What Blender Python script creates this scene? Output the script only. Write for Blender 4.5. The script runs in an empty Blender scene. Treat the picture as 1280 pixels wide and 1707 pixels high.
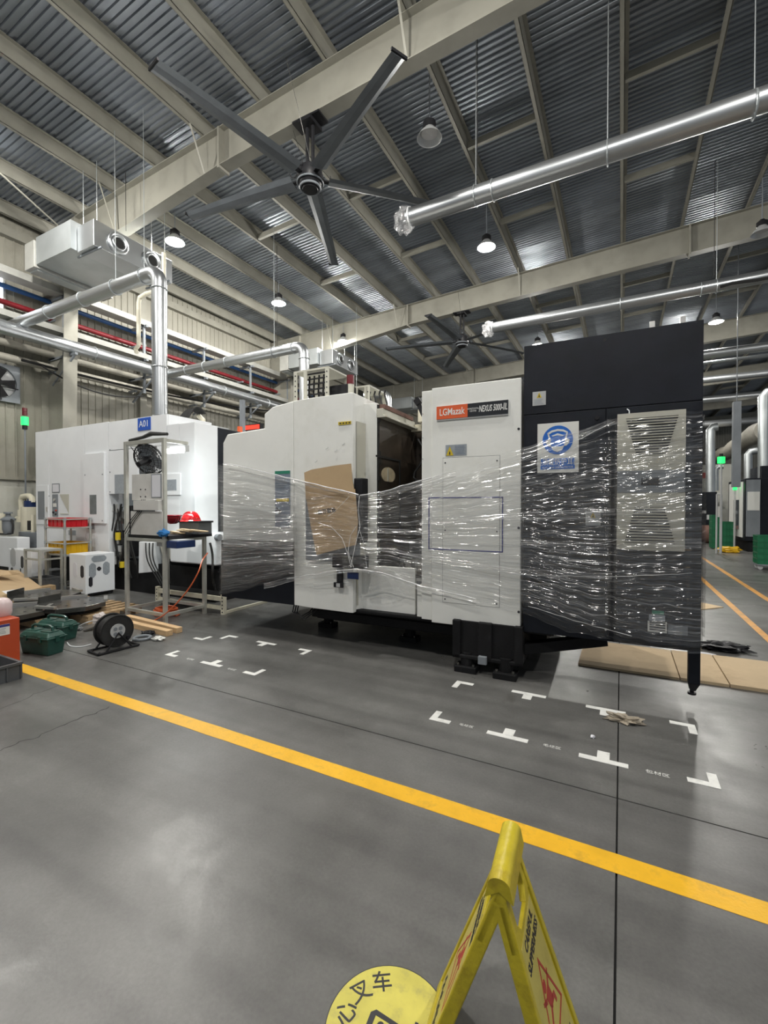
import bpy, math, random
from mathutils import Vector, Matrix, noise
random.seed(7)
PI = math.pi
SC = bpy.context.scene
COL = SC.collection

# ---------------------------------------------------------------- camera
YAW, PITCH, FPX, CH = 0.485, math.atan(10.5/750), 750.0, 1.5
FW = Vector((-math.sin(YAW), math.cos(YAW), 0)); RT = Vector((math.cos(YAW), math.sin(YAW), 0))
camd = bpy.data.cameras.new('camera'); cam = bpy.data.objects.new('camera', camd); COL.objects.link(cam)
camd.sensor_fit = 'HORIZONTAL'; camd.sensor_width = 36.0; camd.lens = 36.0*FPX/1280.0; camd.clip_start = 0.05; camd.clip_end = 200
cam.location = (0, 0, CH); cam.rotation_euler = (PI/2-PITCH, 0, YAW)
SC.camera = cam
# ---------------------------------------------------------------- world, exposure
w = bpy.data.worlds.new('hall_air'); SC.world = w; w.use_nodes = True
w.node_tree.nodes['Background'].inputs[0].default_value = (0.80, 0.87, 0.95, 1)
w.node_tree.nodes['Background'].inputs[1].default_value = 0.17
SC.view_settings.view_transform = 'Standard'; SC.view_settings.look = 'None'
SC.view_settings.exposure = 0.75; SC.view_settings.gamma = 1.0
try: SC.view_settings.use_curve_mapping = False
except Exception: pass
LAMP_W = 350.0
LAMP_COL = (1.0, 0.97, 0.91)
# lit ceiling lamps (x, y) in the hall grid; some of them stand behind or beside the camera
LIT = [(-9.0, 6.9), (-9.0, 10.4), (-9.0, 13.9), (-2.8, 10.4), (2.7, 18.1), (-2.8, 17.6), (-2.8, 3.2), (-9.0, 3.3), (2.7, 3.0), (-6.0, -1.2), (2.7, 27.0), (-2.8, 27.0), (8.0, 9.0), (0.0, -1.6)]
UNLIT = [(-2.8, 6.9), (2.7, 12.7)]
LAMP_Z = 7.48

# ---------------------------------------------------------------- measuring helpers (pixel of the 1280 x 1707 photograph -> point on a real plane)
CP, SP = math.cos(PITCH), math.sin(PITCH)
def ray(px, py):
    a = (px-640)/FPX; b = (853.5-py)/FPX
    return RT*a + FW*(CP+b*SP) + Vector((0, 0, b*CP-SP))
CAM = Vector((0, 0, CH))
def onZ(px, py, z=0.0):
    d = ray(px, py); return CAM + d*((z-CH)/d.z)
def onY(px, py, y):
    d = ray(px, py); return CAM + d*(y/d.y)
def onX(px, py, x):
    d = ray(px, py); return CAM + d*(x/d.x)
MA = 0.03
MO = Vector((-0.775, 3.985, 0))
TM = Matrix.Translation(MO) @ Matrix.Rotation(MA, 4, 'Z')
TMI = TM.inverted()
def mp(px, py, v=0.0):                       # point of the main machine's frame at depth v: (u, z)
    o = TMI @ CAM; d = TMI.to_3x3() @ ray(px, py); p = o + d*((v-o.y)/d.y); return p.x, p.z
def mu(px, py, u):                           # same, on a plane of constant u: (v, z)
    o = TMI @ CAM; d = TMI.to_3x3() @ ray(px, py); p = o + d*((u-o.x)/d.x); return p.y, p.z
def U(px, v=0.0): return mp(px, 843, v)[0]
def Z(px, py, v=0.0): return mp(px, py, v)[1]

# ---------------------------------------------------------------- materials
def mat(name, col, rough=0.5, metal=0.0, var=0.0, vscale=4.0, bump=0.0, bscale=60.0, emit=None, estr=0.0, coat=0.0, stretch=None, dirt=None, dscale=1.5, rvar=0.0):
    m = bpy.data.materials.new(name); m.use_nodes = True
    nt = m.node_tree; N = nt.nodes; L = nt.links
    b = N['Principled BSDF']; c = tuple(col)+(1,)
    b.inputs['Base Color'].default_value = c; b.inputs['Roughness'].default_value = rough; b.inputs['Metallic'].default_value = metal
    if coat: b.inputs['Coat Weight'].default_value = coat
    if emit: b.inputs['Emission Color'].default_value = tuple(emit)+(1,); b.inputs['Emission Strength'].default_value = estr
    if var or bump or dirt or rvar:
        g = N.new('ShaderNodeNewGeometry'); mpn = N.new('ShaderNodeMapping'); L.new(g.outputs['Position'], mpn.inputs[0])
        if stretch: mpn.inputs['Scale'].default_value = stretch
    src = None
    if var:
        n = N.new('ShaderNodeTexNoise'); n.inputs['Scale'].default_value = vscale; n.inputs['Detail'].default_value = 6; L.new(mpn.outputs[0], n.inputs[0])
        r = N.new('ShaderNodeMapRange'); r.inputs[1].default_value = 0.3; r.inputs[2].default_value = 0.7; r.inputs[3].default_value = 1-var; r.inputs[4].default_value = 1+var; L.new(n.outputs[0], r.inputs[0])
        h = N.new('ShaderNodeHueSaturation'); h.inputs['Color'].default_value = c; L.new(r.outputs[0], h.inputs['Value']); src = h.outputs[0]
    if dirt:
        n2 = N.new('ShaderNodeTexNoise'); n2.inputs['Scale'].default_value = dscale; n2.inputs['Detail'].default_value = 8; n2.inputs['Roughness'].default_value = .65; L.new(mpn.outputs[0], n2.inputs[0])
        r2 = N.new('ShaderNodeMapRange'); r2.inputs[1].default_value = 0.52; r2.inputs[2].default_value = 0.72; r2.inputs[3].default_value = 0; r2.inputs[4].default_value = 0.75; L.new(n2.outputs[0], r2.inputs[0])
        mx = N.new('ShaderNodeMix'); mx.data_type = 'RGBA'; L.new(r2.outputs[0], mx.inputs[0]); mx.inputs[7].default_value = tuple(dirt)+(1,)
        if src: L.new(src, mx.inputs[6])
        else: mx.inputs[6].default_value = c
        src = mx.outputs[2]
    if src: L.new(src, b.inputs['Base Color'])
    if rvar:
        n3 = N.new('ShaderNodeTexNoise'); n3.inputs['Scale'].default_value = vscale*1.7; n3.inputs['Detail'].default_value = 5; L.new(mpn.outputs[0], n3.inputs[0])
        r3 = N.new('ShaderNodeMapRange'); r3.inputs[1].default_value = .3; r3.inputs[2].default_value = .7; r3.inputs[3].default_value = max(0.05, rough-rvar); r3.inputs[4].default_value = rough+rvar; L.new(n3.outputs[0], r3.inputs[0]); L.new(r3.outputs[0], b.inputs['Roughness'])
    if bump:
        n4 = N.new('ShaderNodeTexNoise'); n4.inputs['Scale'].default_value = bscale; n4.inputs['Detail'].default_value = 4; L.new(mpn.outputs[0], n4.inputs[0])
        bp = N.new('ShaderNodeBump'); bp.inputs['Strength'].default_value = bump; bp.inputs['Distance'].default_value = 0.01; L.new(n4.outputs[0], bp.inputs['Height']); L.new(bp.outputs[0], b.inputs['Normal'])
    return m
M = {}
M['beam'] = mat('beige_steel_paint', (.27, .262, .222), .55, var=.12, vscale=3, dirt=(.25, .24, .2))
M['sheet'] = mat('galvanised_roof_sheet', (.27, .295, .33), .38, .7, var=.22, vscale=1.6, rvar=.08, stretch=(.4, 1.5, 1))
M['clad'] = mat('wall_cladding_paint', (.27, .26, .218), .5, var=.1, vscale=1.2, dirt=(.19, .18, .148))
M['plaster'] = mat('lower_wall_plaster', (.50, .50, .45), .8, var=.08, vscale=2, dirt=(.40, .39, .30))
M['duct'] = mat('galvanised_duct', (.50, .52, .535), .32, .9, var=.05, vscale=1.2, rvar=.03)
M['ductdull'] = mat('dull_zinc', (.45, .48, .49), .42, .7, var=.10, vscale=2)
M['tray'] = mat('pale_cable_tray', (.34, .34, .315), .5, var=.1, dirt=(.24, .24, .22))
M['bluepipe'] = mat('blue_pipe_paint', (.02, .085, .25), .35, var=.1)
M['redpipe'] = mat('red_pipe_paint', (.17, .008, .014), .4, var=.15)
M['insul'] = mat('insulated_pipe_wrap', (.33, .315, .27), .7, var=.12, bump=.4, bscale=25)
M['ivory'] = mat('ivory_pvc', (.74, .70, .56), .45, var=.08)
M['white'] = mat('machine_white_paint', (.82, .825, .79), .42, var=.025, vscale=3, dirt=(.72, .72, .67), dscale=2.2)
M['bright'] = mat('cool_white_paint', (.78, .80, .82), .4, var=.03, vscale=3)
M['navy'] = mat('machine_dark_paint', (.0075, .0095, .0145), .5, var=.2, vscale=5)
M['black'] = mat('black_casting', (.008, .008, .009), .6, var=.3, bump=.15, bscale=30)
M['blk'] = mat('black_plastic', (.014, .014, .016), .45, var=.2)
M['rubber'] = mat('black_rubber', (.012, .012, .012), .7)
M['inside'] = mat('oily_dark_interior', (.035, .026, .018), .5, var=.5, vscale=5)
M['grey'] = mat('grey_paint', (.20, .22, .24), .5, var=.08)
M['lgrey'] = mat('light_grey_paint', (.45, .46, .46), .5, var=.08)
M['cream'] = mat('cream_enamel', (.50, .49, .42), .42, var=.04, vscale=4)
M['glassy'] = mat('dark_window_glass', (.10, .115, .125), .12, var=.2, vscale=8, coat=.4)
M['concrete'] = None
for k_ in ('navy', 'black', 'blk'): M[k_].node_tree.nodes['Principled BSDF'].inputs['Specular IOR Level'].default_value = .22
M['yellow'] = mat('yellow_floor_paint', (.80, .44, .02), .42, var=.1, vscale=9, dirt=(.42, .25, .03), dscale=9, bump=.15, bscale=80)
M['orange_line'] = mat('orange_floor_paint', (.66, .32, .07), .4, var=.15, vscale=7, dirt=(.3, .22, .13), dscale=6)
M['whitepaint'] = mat('white_floor_paint', (.78, .78, .75), .5, var=.06, vscale=20, dirt=(.5, .5, .48), dscale=14)
M['signyellow'] = mat('yellow_sign_plastic', (.50, .40, .018), .38, var=.14, vscale=12, dirt=(.26, .18, .012), dscale=11, bump=.2, bscale=60)
M['signpale'] = mat('faded_yellow_print', (.52, .44, .10), .45, var=.1, vscale=10, dirt=(.35, .27, .05), dscale=14)
M['discyellow'] = mat('faded_yellow_vinyl', (.58, .52, .10), .5, var=.12, vscale=12, dirt=(.35, .31, .10), dscale=18)
M['signred'] = mat('red_print', (.40, .035, .02), .5, var=.15, vscale=20)
M['ink'] = mat('dark_ink', (.02, .02, .025), .5)
M['card'] = mat('corrugated_cardboard', (.50, .36, .21), .85, var=.08, vscale=3, dirt=(.38, .27, .16), dscale=3)
M['cardpale'] = mat('pale_cardboard', (.60, .46, .29), .85, var=.08, vscale=3, dirt=(.45, .33, .2), dscale=3)
M['wood'] = mat('bare_timber', (.62, .42, .23), .7, var=.18, vscale=7, stretch=(.5, 6, 6))
M['oldwood'] = mat('pallet_timber', (.42, .29, .16), .8, var=.25, vscale=6, stretch=(.6, 5, 5))
M['redplastic'] = mat('red_plastic', (.55, .012, .02), .3, var=.08)
M['darkred'] = mat('dark_red_plastic', (.28, .008, .018), .35)
M['yelplastic'] = mat('yellow_plastic', (.72, .42, .01), .35, var=.06)
M['greenbox'] = mat('dark_green_plastic', (.012, .062, .048), .38, var=.15, vscale=9, coat=.15)
M['greencrate'] = mat('green_crate_plastic', (.01, .13, .055), .4, var=.12)
M['orangebox'] = mat('orange_red_paint', (.42, .06, .018), .42, var=.08)
M['greycrate'] = mat('grey_crate_plastic', (.085, .09, .095), .45, var=.1)
M['steel'] = mat('oily_steel', (.16, .158, .15), .2, .8, var=.1, vscale=3, rvar=.05)
M['brightsteel'] = mat('bright_steel', (.62, .61, .58), .3, .9, var=.1)
M['frame'] = mat('galvanised_square_tube', (.47, .47, .43), .42, .45, var=.12, vscale=8)
M['board'] = mat('stained_white_board', (.60, .59, .56), .5, var=.06, vscale=5, dirt=(.48, .46, .42), dscale=3)
M['paper'] = mat('paper', (.70, .70, .74), .7)
M['blueplate'] = mat('blue_sign_face', (.02, .09, .45), .4)
M['signblue'] = mat('safety_blue_print', (.012, .13, .52), .4)
M['signwhite'] = mat('white_sign_face', (.72, .72, .68), .45)
M['label'] = mat('grey_label', (.30, .33, .36), .45, var=.1, vscale=30)
M['labelblue'] = mat('blue_grey_label', (.20, .24, .30), .4, var=.12, vscale=30)
M['labelgreen'] = mat('green_label', (.03, .22, .14), .4)
M['labelyellow'] = mat('yellow_label', (.62, .46, .02), .45)
M['badgeorange'] = mat('orange_badge', (.72, .12, .035), .35)
M['badgeblack'] = mat('black_badge', (.016, .018, .022), .35)
M['letter'] = mat('pale_lettering', (.78, .78, .76), .4)
M['tape'] = mat('blue_tape', (.045, .05, .22), .4)
M['hose'] = mat('orange_air_hose', (.62, .12, .035), .4)
M['cablewhite'] = mat('white_strap', (.68, .70, .72), .3)
M['helmet'] = mat('red_helmet_plastic', (.62, .008, .012), .18, coat=.5)
M['bluebin'] = mat('navy_bin_plastic', (.008, .025, .10), .4)
M['bluecloth'] = mat('blue_cloth', (.02, .16, .42), .8)
M['blademetal'] = mat('grey_fan_blade', (.13, .145, .16), .38, .4, var=.12)
M['enamel'] = mat('lamp_reflector', (.55, .56, .56), .3, .3)
M['lamp'] = mat('lamp_diffuser_lit', (1, 1, 1), .5, emit=(1, .97, .9), estr=38)
M['lampoff'] = mat('lamp_diffuser_off', (.62, .62, .62), .3)
M['green_on'] = mat('green_signal_lit', (.02, .5, .12), .3, emit=(.02, .8, .13), estr=1.1)
M['red_on'] = mat('red_display_lit', (.5, .03, .02), .3, emit=(1, .04, .02), estr=.9)
M['tube_on'] = mat('work_lamp_lit', (1, 1, 1), .3, emit=(.95, 1, 1), estr=4.5)
M['daylight'] = mat('daylit_pane', (1, 1, 1), .3, emit=(.9, .96, 1), estr=2.2)
M['signaldark'] = mat('dark_red_signal', (.12, .015, .02), .3)
M['beigehole'] = mat('beige_lining', (.60, .50, .34), .7, var=.2, vscale=12)
M['roofpink'] = mat('rusty_channel', (.17, .09, .07), .7, var=.3)

def floor_mat():
    m = bpy.data.materials.new('worn_concrete_light_streaks'); m.use_nodes = True; nt = m.node_tree; N = nt.nodes; L = nt.links; b = N['Principled BSDF']
    g = N.new('ShaderNodeNewGeometry')
    def noi(scale, detail, rough=.6, mapscale=None, rot=0, dist=0):
        mpn = N.new('ShaderNodeMapping'); L.new(g.outputs['Position'], mpn.inputs[0])
        if mapscale: mpn.inputs['Scale'].default_value = mapscale
        mpn.inputs['Rotation'].default_value = (0, 0, rot)
        n = N.new('ShaderNodeTexNoise'); n.inputs['Scale'].default_value = scale; n.inputs['Detail'].default_value = detail; n.inputs['Roughness'].default_value = rough; n.inputs['Distortion'].default_value = dist
        L.new(mpn.outputs[0], n.inputs[0]); return n.outputs[0]
    def rng(s, a, b_, c, d):
        r = N.new('ShaderNodeMapRange'); L.new(s, r.inputs[0]); r.inputs[1].default_value = a; r.inputs[2].default_value = b_; r.inputs[3].default_value = c; r.inputs[4].default_value = d; return r.outputs[0]
    def mul(a, c):
        k = N.new('ShaderNodeMath'); k.operation = 'MULTIPLY'; L.new(a, k.inputs[0]); L.new(c, k.inputs[1]); return k.outputs[0]
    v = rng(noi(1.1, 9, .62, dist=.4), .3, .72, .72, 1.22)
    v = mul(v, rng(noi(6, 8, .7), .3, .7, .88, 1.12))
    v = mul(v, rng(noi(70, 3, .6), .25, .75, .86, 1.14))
    v = mul(v, rng(noi(1, 2, .5, (.22, 4.6, 1), rot=.07, dist=.5), .36, .66, .86, 1.20))  # long streaks: bands of light and shadow painted into the concrete colour
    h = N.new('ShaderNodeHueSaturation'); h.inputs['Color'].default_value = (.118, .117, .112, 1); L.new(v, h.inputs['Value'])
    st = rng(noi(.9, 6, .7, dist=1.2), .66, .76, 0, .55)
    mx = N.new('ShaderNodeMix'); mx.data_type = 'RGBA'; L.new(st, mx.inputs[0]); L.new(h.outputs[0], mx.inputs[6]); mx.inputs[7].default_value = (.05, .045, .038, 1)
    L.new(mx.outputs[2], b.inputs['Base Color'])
    L.new(rng(noi(2.2, 7, .65, dist=.6), .3, .7, .27, .46), b.inputs['Roughness'])
    b.inputs['Specular IOR Level'].default_value = .55
    bp = N.new('ShaderNodeBump'); bp.inputs['Strength'].default_value = .12; bp.inputs['Distance'].default_value = .004; L.new(noi(45, 5), bp.inputs['Height']); L.new(bp.outputs[0], b.inputs['Normal'])
    return m
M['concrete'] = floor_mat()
M['joint'] = mat('dark_joint_filler', (.012, .012, .012), .8)

def film_mat(name, base, streak, sx, sy, white=.75):
    """clear stretch film: clear where flat, whitened in the pulled folds, glossy all over"""
    m = bpy.data.materials.new(name); m.use_nodes = True; nt = m.node_tree; N = nt.nodes; L = nt.links; b = N['Principled BSDF']
    uv = N.new('ShaderNodeUVMap'); uv.uv_map = 'UVMap'
    def noi(sc, det, x, y, dist=0, rg=.6):
        p = N.new('ShaderNodeMapping'); L.new(uv.outputs[0], p.inputs[0]); p.inputs['Scale'].default_value = (x, y, 1)
        n = N.new('ShaderNodeTexNoise'); n.inputs['Scale'].default_value = sc; n.inputs['Detail'].default_value = det; n.inputs['Distortion'].default_value = dist; n.inputs['Roughness'].default_value = rg; L.new(p.outputs[0], n.inputs[0]); return n.outputs[0]
    def rng(s, a, b_, c, d):
        r = N.new('ShaderNodeMapRange'); L.new(s, r.inputs[0]); r.inputs[1].default_value = a; r.inputs[2].default_value = b_; r.inputs[3].default_value = c; r.inputs[4].default_value = d; return r.outputs[0]
    n1 = noi(1, 5, sx, sy, .08, .7); n2 = noi(1, 2, sx*.5, sy*.16, .4)
    a1 = rng(n1, .56, .74, 0, streak); a2 = rng(n2, .42, .68, base*.3, base*1.6)
    ad = N.new('ShaderNodeMath'); ad.operation = 'ADD'; ad.use_clamp = True; L.new(a1, ad.inputs[0]); L.new(a2, ad.inputs[1])
    L.new(ad.outputs[0], b.inputs['Alpha'])
    b.inputs['Base Color'].default_value = (white, white, white*1.01, 1); b.inputs['Roughness'].default_value = .2
    b.inputs['Specular IOR Level'].default_value = 1.0; b.inputs['Coat Weight'].default_value = .6; b.inputs['Coat Roughness'].default_value = .08
    n3 = noi(1, 2.5, sx*.55, sy*.46, .12, .55)
    bp = N.new('ShaderNodeBump'); bp.inputs['Strength'].default_value = 1.0; bp.inputs['Distance'].default_value = .05; L.new(n3, bp.inputs['Height']); L.new(bp.outputs[0], b.inputs['Normal'])
    # the film keeps its gloss where it is clear: a thin reflecting layer over the transparent one
    gl = N.new('ShaderNodeBsdfGlossy'); gl.inputs['Roughness'].default_value = .11; gl.inputs['Color'].default_value = (1, 1, 1, 1); L.new(bp.outputs[0], gl.inputs['Normal'])
    fr = N.new('ShaderNodeLayerWeight'); fr.inputs['Blend'].default_value = .12; L.new(bp.outputs[0], fr.inputs['Normal'])
    fm = rng(fr.outputs['Fresnel'], 0, 1, .05, .4)
    mx = N.new('ShaderNodeMixShader'); L.new(fm, mx.inputs[0]); L.new(b.outputs[0], mx.inputs[1]); L.new(gl.outputs[0], mx.inputs[2])
    L.new(mx.outputs[0], N['Material Output'].inputs['Surface'])
    return m
M['film'] = film_mat('clear_stretch_film', .012, .5, 1.3, 60)
M['filmband'] = film_mat('gathered_stretch_film', .16, .9, 2.0, 7)
M['filmlump'] = film_mat('crumpled_clear_film', .35, .8, 9, 9, .8)
M['filmrope'] = mat('twisted_film_edge', (.78, .79, .80), .25, var=.12, vscale=40, coat=.5)

# ---------------------------------------------------------------- mesh helpers
MX = {}                                             # object name -> world matrix (own book-keeping)
def tag(o, label=None, cat=None, group=None, kind=None):
    if label: o['label'] = label
    if cat: o['category'] = cat
    if group: o['group'] = group
    if kind: o['kind'] = kind
    return o
def thing(name, label, cat, loc=(0, 0, 0), rz=0.0, group=None, T=None):
    o = bpy.data.objects.new(name, None); COL.objects.link(o); o.empty_display_size = .1
    W = T if T is not None else Matrix.Translation(Vector(loc)) @ Matrix.Rotation(rz, 4, 'Z')
    o.matrix_world = W; MX[o.name] = W.copy()
    tag(o, label, cat, group); return o
class MB:
    def __init__(s, T=None): s.v = []; s.f = []; s.T = T; s.uv = None
    def add(s, vs, fs, T=None):
        n = len(s.v); T2 = T if T is not None else s.T
        for p in vs:
            p = Vector(p); s.v.append(tuple(T2 @ p) if T2 is not None else tuple(p))
        for f in fs: s.f.append(tuple(i+n for i in f))
        return s
    def box(s, x0, x1, y0, y1, z0, z1, T=None):
        return s.add([(x0, y0, z0), (x1, y0, z0), (x1, y1, z0), (x0, y1, z0), (x0, y0, z1), (x1, y0, z1), (x1, y1, z1), (x0, y1, z1)],
                     [(3, 2, 1, 0), (4, 5, 6, 7), (0, 1, 5, 4), (1, 2, 6, 5), (2, 3, 7, 6), (3, 0, 4, 7)], T)
    def bar(s, a, b, w, h=None, up=(0, 0, 1)):
        h = h or w; a = Vector(a); b = Vector(b); d = (b-a).normalized(); up = Vector(up)
        if abs(d.dot(up)) > .95: up = Vector((0, 1, 0))
        x = d.cross(up).normalized(); y = x.cross(d).normalized(); vs = []
        for p in (a, b):
            for i, j in ((-1, -1), (1, -1), (1, 1), (-1, 1)): vs.append(p+x*(i*w/2)+y*(j*h/2))
        return s.add(vs, [(0, 1, 2, 3), (7, 6, 5, 4), (4, 5, 1, 0), (5, 6, 2, 1), (6, 7, 3, 2), (7, 4, 0, 3)])
    def cyl(s, a, b, r, n=16, r2=None, cap=True):
        a = Vector(a); b = Vector(b); r2 = r if r2 is None else r2; d = (b-a).normalized()
        up = Vector((0, 0, 1)) if abs(d.z) < .9 else Vector((1, 0, 0)); x = d.cross(up).normalized(); y = d.cross(x).normalized(); vs = []
        for p, q in ((a, r), (b, r2)):
            for i in range(n): t = 2*PI*i/n; vs.append(p+x*(math.cos(t)*q)+y*(math.sin(t)*q))
        fs = [(i, (i+1) % n, n+(i+1) % n, n+i) for i in range(n)]
        if cap: fs += [tuple(range(n))[::-1], tuple(range(n, 2*n))]
        return s.add(vs, fs)
    def tube(s, pts, r, n=8, cap=True):
        pts = [Vector(p) for p in pts]; m = len(pts); vs = []; px = None
        for k, p in enumerate(pts):
            d = (pts[min(k+1, m-1)]-pts[max(k-1, 0)]).normalized()
            if px is None:
                up = Vector((0, 0, 1)) if abs(d.z) < .9 else Vector((1, 0, 0)); px = d.cross(up).normalized()
            else: px = (px - d*px.dot(d)).normalized()
            y = d.cross(px); rr = r[k] if isinstance(r, (list, tuple)) else r
            for i in range(n): t = 2*PI*i/n; vs.append(p+px*(math.cos(t)*rr)+y*(math.sin(t)*rr))
        fs = []
        for k in range(m-1):
            for i in range(n): fs.append((k*n+i, k*n+(i+1) % n, (k+1)*n+(i+1) % n, (k+1)*n+i))
        if cap: fs += [tuple(range(n))[::-1], tuple(range((m-1)*n, m*n))]
        return s.add(vs, fs)
    def lathe(s, prof, T, n=24):
        vs = []; fs = []; m = len(prof)
        for r, z in prof:
            for i in range(n): t = 2*PI*i/n; vs.append((r*math.cos(t), r*math.sin(t), z))
        for k in range(m-1):
            for i in range(n): fs.append((k*n+i, k*n+(i+1) % n, (k+1)*n+(i+1) % n, (k+1)*n+i))
        T2 = s.T @ T if s.T is not None else T
        return s.add(vs, fs, T2)
    def prism(s, poly, a, b, axis='y', T=None):
        """poly in the plane across the axis; y: (x, z)   z: (x, y)   x: (y, z)"""
        n = len(poly); vs = []
        for q in (a, b):
            for p in poly: vs.append({'y': (p[0], q, p[1]), 'z': (p[0], p[1], q), 'x': (q, p[0], p[1])}[axis])
        fs = [(i, (i+1) % n, n+(i+1) % n, n+i) for i in range(n)] + [tuple(range(n))[::-1], tuple(range(n, 2*n))]
        return s.add(vs, fs, T)
    def ring(s, c, axis, R, r, n=28, m=6, a0=0, a1=2*PI):
        c = Vector(c); ax = Vector(axis).normalized(); up = Vector((0, 0, 1)) if abs(ax.z) < .9 else Vector((1, 0, 0)); x = ax.cross(up).normalized(); y = ax.cross(x)
        pts = [c+x*(R*math.cos(a0+(a1-a0)*i/n))+y*(R*math.sin(a0+(a1-a0)*i/n)) for i in range(n+1)]
        return s.tube(pts, r, m, cap=False)
    def blob(s, c, r, n=10, m=7, amp=.25, seed=0, sq=(1, 1, 1)):
        vs = []; fs = []
        for j in range(m+1):
            ph = PI*j/m
            for i in range(n):
                t = 2*PI*i/n; d = Vector((math.sin(ph)*math.cos(t), math.sin(ph)*math.sin(t), math.cos(ph)))
                k = 1+amp*noise.noise(d*2.3+Vector((seed, seed*.7, 0)))*2
                vs.append((c[0]+d.x*r*k*sq[0], c[1]+d.y*r*k*sq[1], c[2]+d.z*r*k*sq[2]))
        for j in range(m):
            for i in range(n): fs.append((j*n+i, (j+1)*n+i, (j+1)*n+(i+1) % n, j*n+(i+1) % n))
        return s.add(vs, fs)
    def build(s, name, m, parent=None, smooth=False, bevel=0, kind=None, label=None, cat=None, group=None):
        me = bpy.data.meshes.new(name)
        if parent is not None:
            inv = MX[parent.name].inverted(); vs = [tuple(inv @ Vector(p)) for p in s.v]; W = MX[parent.name]
        else:
            xs = [p[0] for p in s.v]; ys = [p[1] for p in s.v]; zs = [p[2] for p in s.v]
            W = Matrix.Translation(((min(xs)+max(xs))/2, (min(ys)+max(ys))/2, min(zs))); inv = W.inverted(); vs = [tuple(inv @ Vector(p)) for p in s.v]
        me.from_pydata(vs, [], s.f)
        if s.uv:
            ul = me.uv_layers.new(name='UVMap')
            for lp in me.loops: ul.data[lp.index].uv = s.uv[lp.vertex_index]
        me.materials.append(M[m] if isinstance(m, str) else m)
        o = bpy.data.objects.new(name, me); COL.objects.link(o)
        if parent is not None: o.parent = parent
        else: o.location = W.translation
        MX[o.name] = W.copy()
        if smooth:
            for p in me.polygons: p.use_smooth = True
            try: me.set_sharp_from_angle(angle=math.radians(38))
            except Exception: pass
        if bevel:
            bv = o.modifiers.new('b', 'BEVEL'); bv.width = bevel; bv.segments = 2; bv.limit_method = 'ANGLE'
        tag(o, label, cat, group, kind); return o
def B(x0, x1, y0, y1, z0, z1, T=None): return MB(T).box(x0, x1, y0, y1, z0, z1)
def text(s, size, m, name, parent, T, align='CENTER', shear=0, depth=.0006, sx=1.0, bold=0.0):
    c = bpy.data.curves.new(name, 'FONT'); c.body = s; c.size = size; c.align_x = align; c.align_y = 'CENTER'; c.shear = shear; c.extrude = depth; c.offset = bold; c.resolution_u = 3
    t = bpy.data.objects.new('tmp', c); COL.objects.link(t)
    me = bpy.data.meshes.new_from_object(t); bpy.data.objects.remove(t)
    mb = MB(T @ Matrix.Diagonal((sx, 1, 1, 1))); mb.add([v.co for v in me.vertices], [tuple(p.vertices) for p in me.polygons])
    return mb.build(name, m, parent)
def face_y(x, y, z):                               # text frame: reads from -Y side (x to the right, z up)
    return Matrix.Translation((x, y, z)) @ Matrix.Rotation(PI/2, 4, 'X')
def copytree(o, loc=None, rz=None, label=None, parent=None, group=None):
    c = o.copy(); COL.objects.link(c)
    if parent is not None: c.parent = parent
    for ch in list(o.children): copytree(ch, parent=c)
    if loc is not None: c.location = loc
    if rz is not None: c.rotation_euler = (0, 0, rz)
    if label: c['label'] = label
    if group: c['group'] = group
    return c

# ================================================================ SETTING
XW = -12.35; YB = 54.0; XR = 13.0
# floor: a dark bed with concrete slabs, joints recessed between them
floor = B(XW-.3, XR, -6, YB, -.12, -.012).build('floor', 'joint', kind='structure')
SY = (onZ(391, 1158).y + onZ(1030, 1332).y + onZ(1280, 1399).y)/3
SX = onZ(1028, 1400).x
xs = [XW-.3, SX-12, SX-6, SX, SX+6, XR]; ys = [-6, SY-6, SY, SY+6, SY+12, SY+18, SY+24, SY+32, SY+40, YB]
for i in range(len(xs)-1):
    for j in range(len(ys)-1):
        g = .004
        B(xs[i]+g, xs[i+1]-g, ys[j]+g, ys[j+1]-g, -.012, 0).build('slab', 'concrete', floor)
def floor_strip(pts, wd, name, m, z=.0012, parent=floor, jit=0.0):
    mb = MB(); vs = []
    n = len(pts)
    for k, p in enumerate(pts):
        a = Vector(pts[max(k-1, 0)][:2]); b = Vector(pts[min(k+1, n-1)][:2]); d = (b-a).normalized(); q = Vector((-d.y, d.x))
        ww = wd*(1+random.uniform(-jit, jit))
        vs += [(p[0]+q.x*ww/2, p[1]+q.y*ww/2, 0), (p[0]-q.x*ww/2, p[1]-q.y*ww/2, 0)]
    m2 = len(vs); vs += [(a, b, z) for a, b, c in vs]
    fs = []
    for k in range(n-1):
        a = 2*k; fs += [(m2+a, m2+a+1, m2+a+3, m2+a+2), (a, m2+a, m2+a+2, a+2), (a+1, a+3, m2+a+3, m2+a+1)]
    mb.add(vs, fs); return mb.build(name, m, parent)
def wob(p, q, n, amp, seed=0):
    p = Vector(p); q = Vector(q); d = (q-p).normalized(); s = Vector((-d.y, d.x, 0)); out = []
    for i in range(n+1):
        t = i/n; out.append(p.lerp(q, t)+s*amp*noise.noise(Vector((t*9+seed, seed, 0)))*(2 if 0 < i < n else 0))
    return out
floor_strip(wob(onZ(0, 1252), onZ(182, 1178), 24, .03, 3), .006, 'crack', 'joint', .0006, jit=.5)
floor_strip(wob(onZ(0, 1182), onZ(112, 1136), 10, .02, 5), .004, 'crack', 'joint', .0006, jit=.5)
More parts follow.
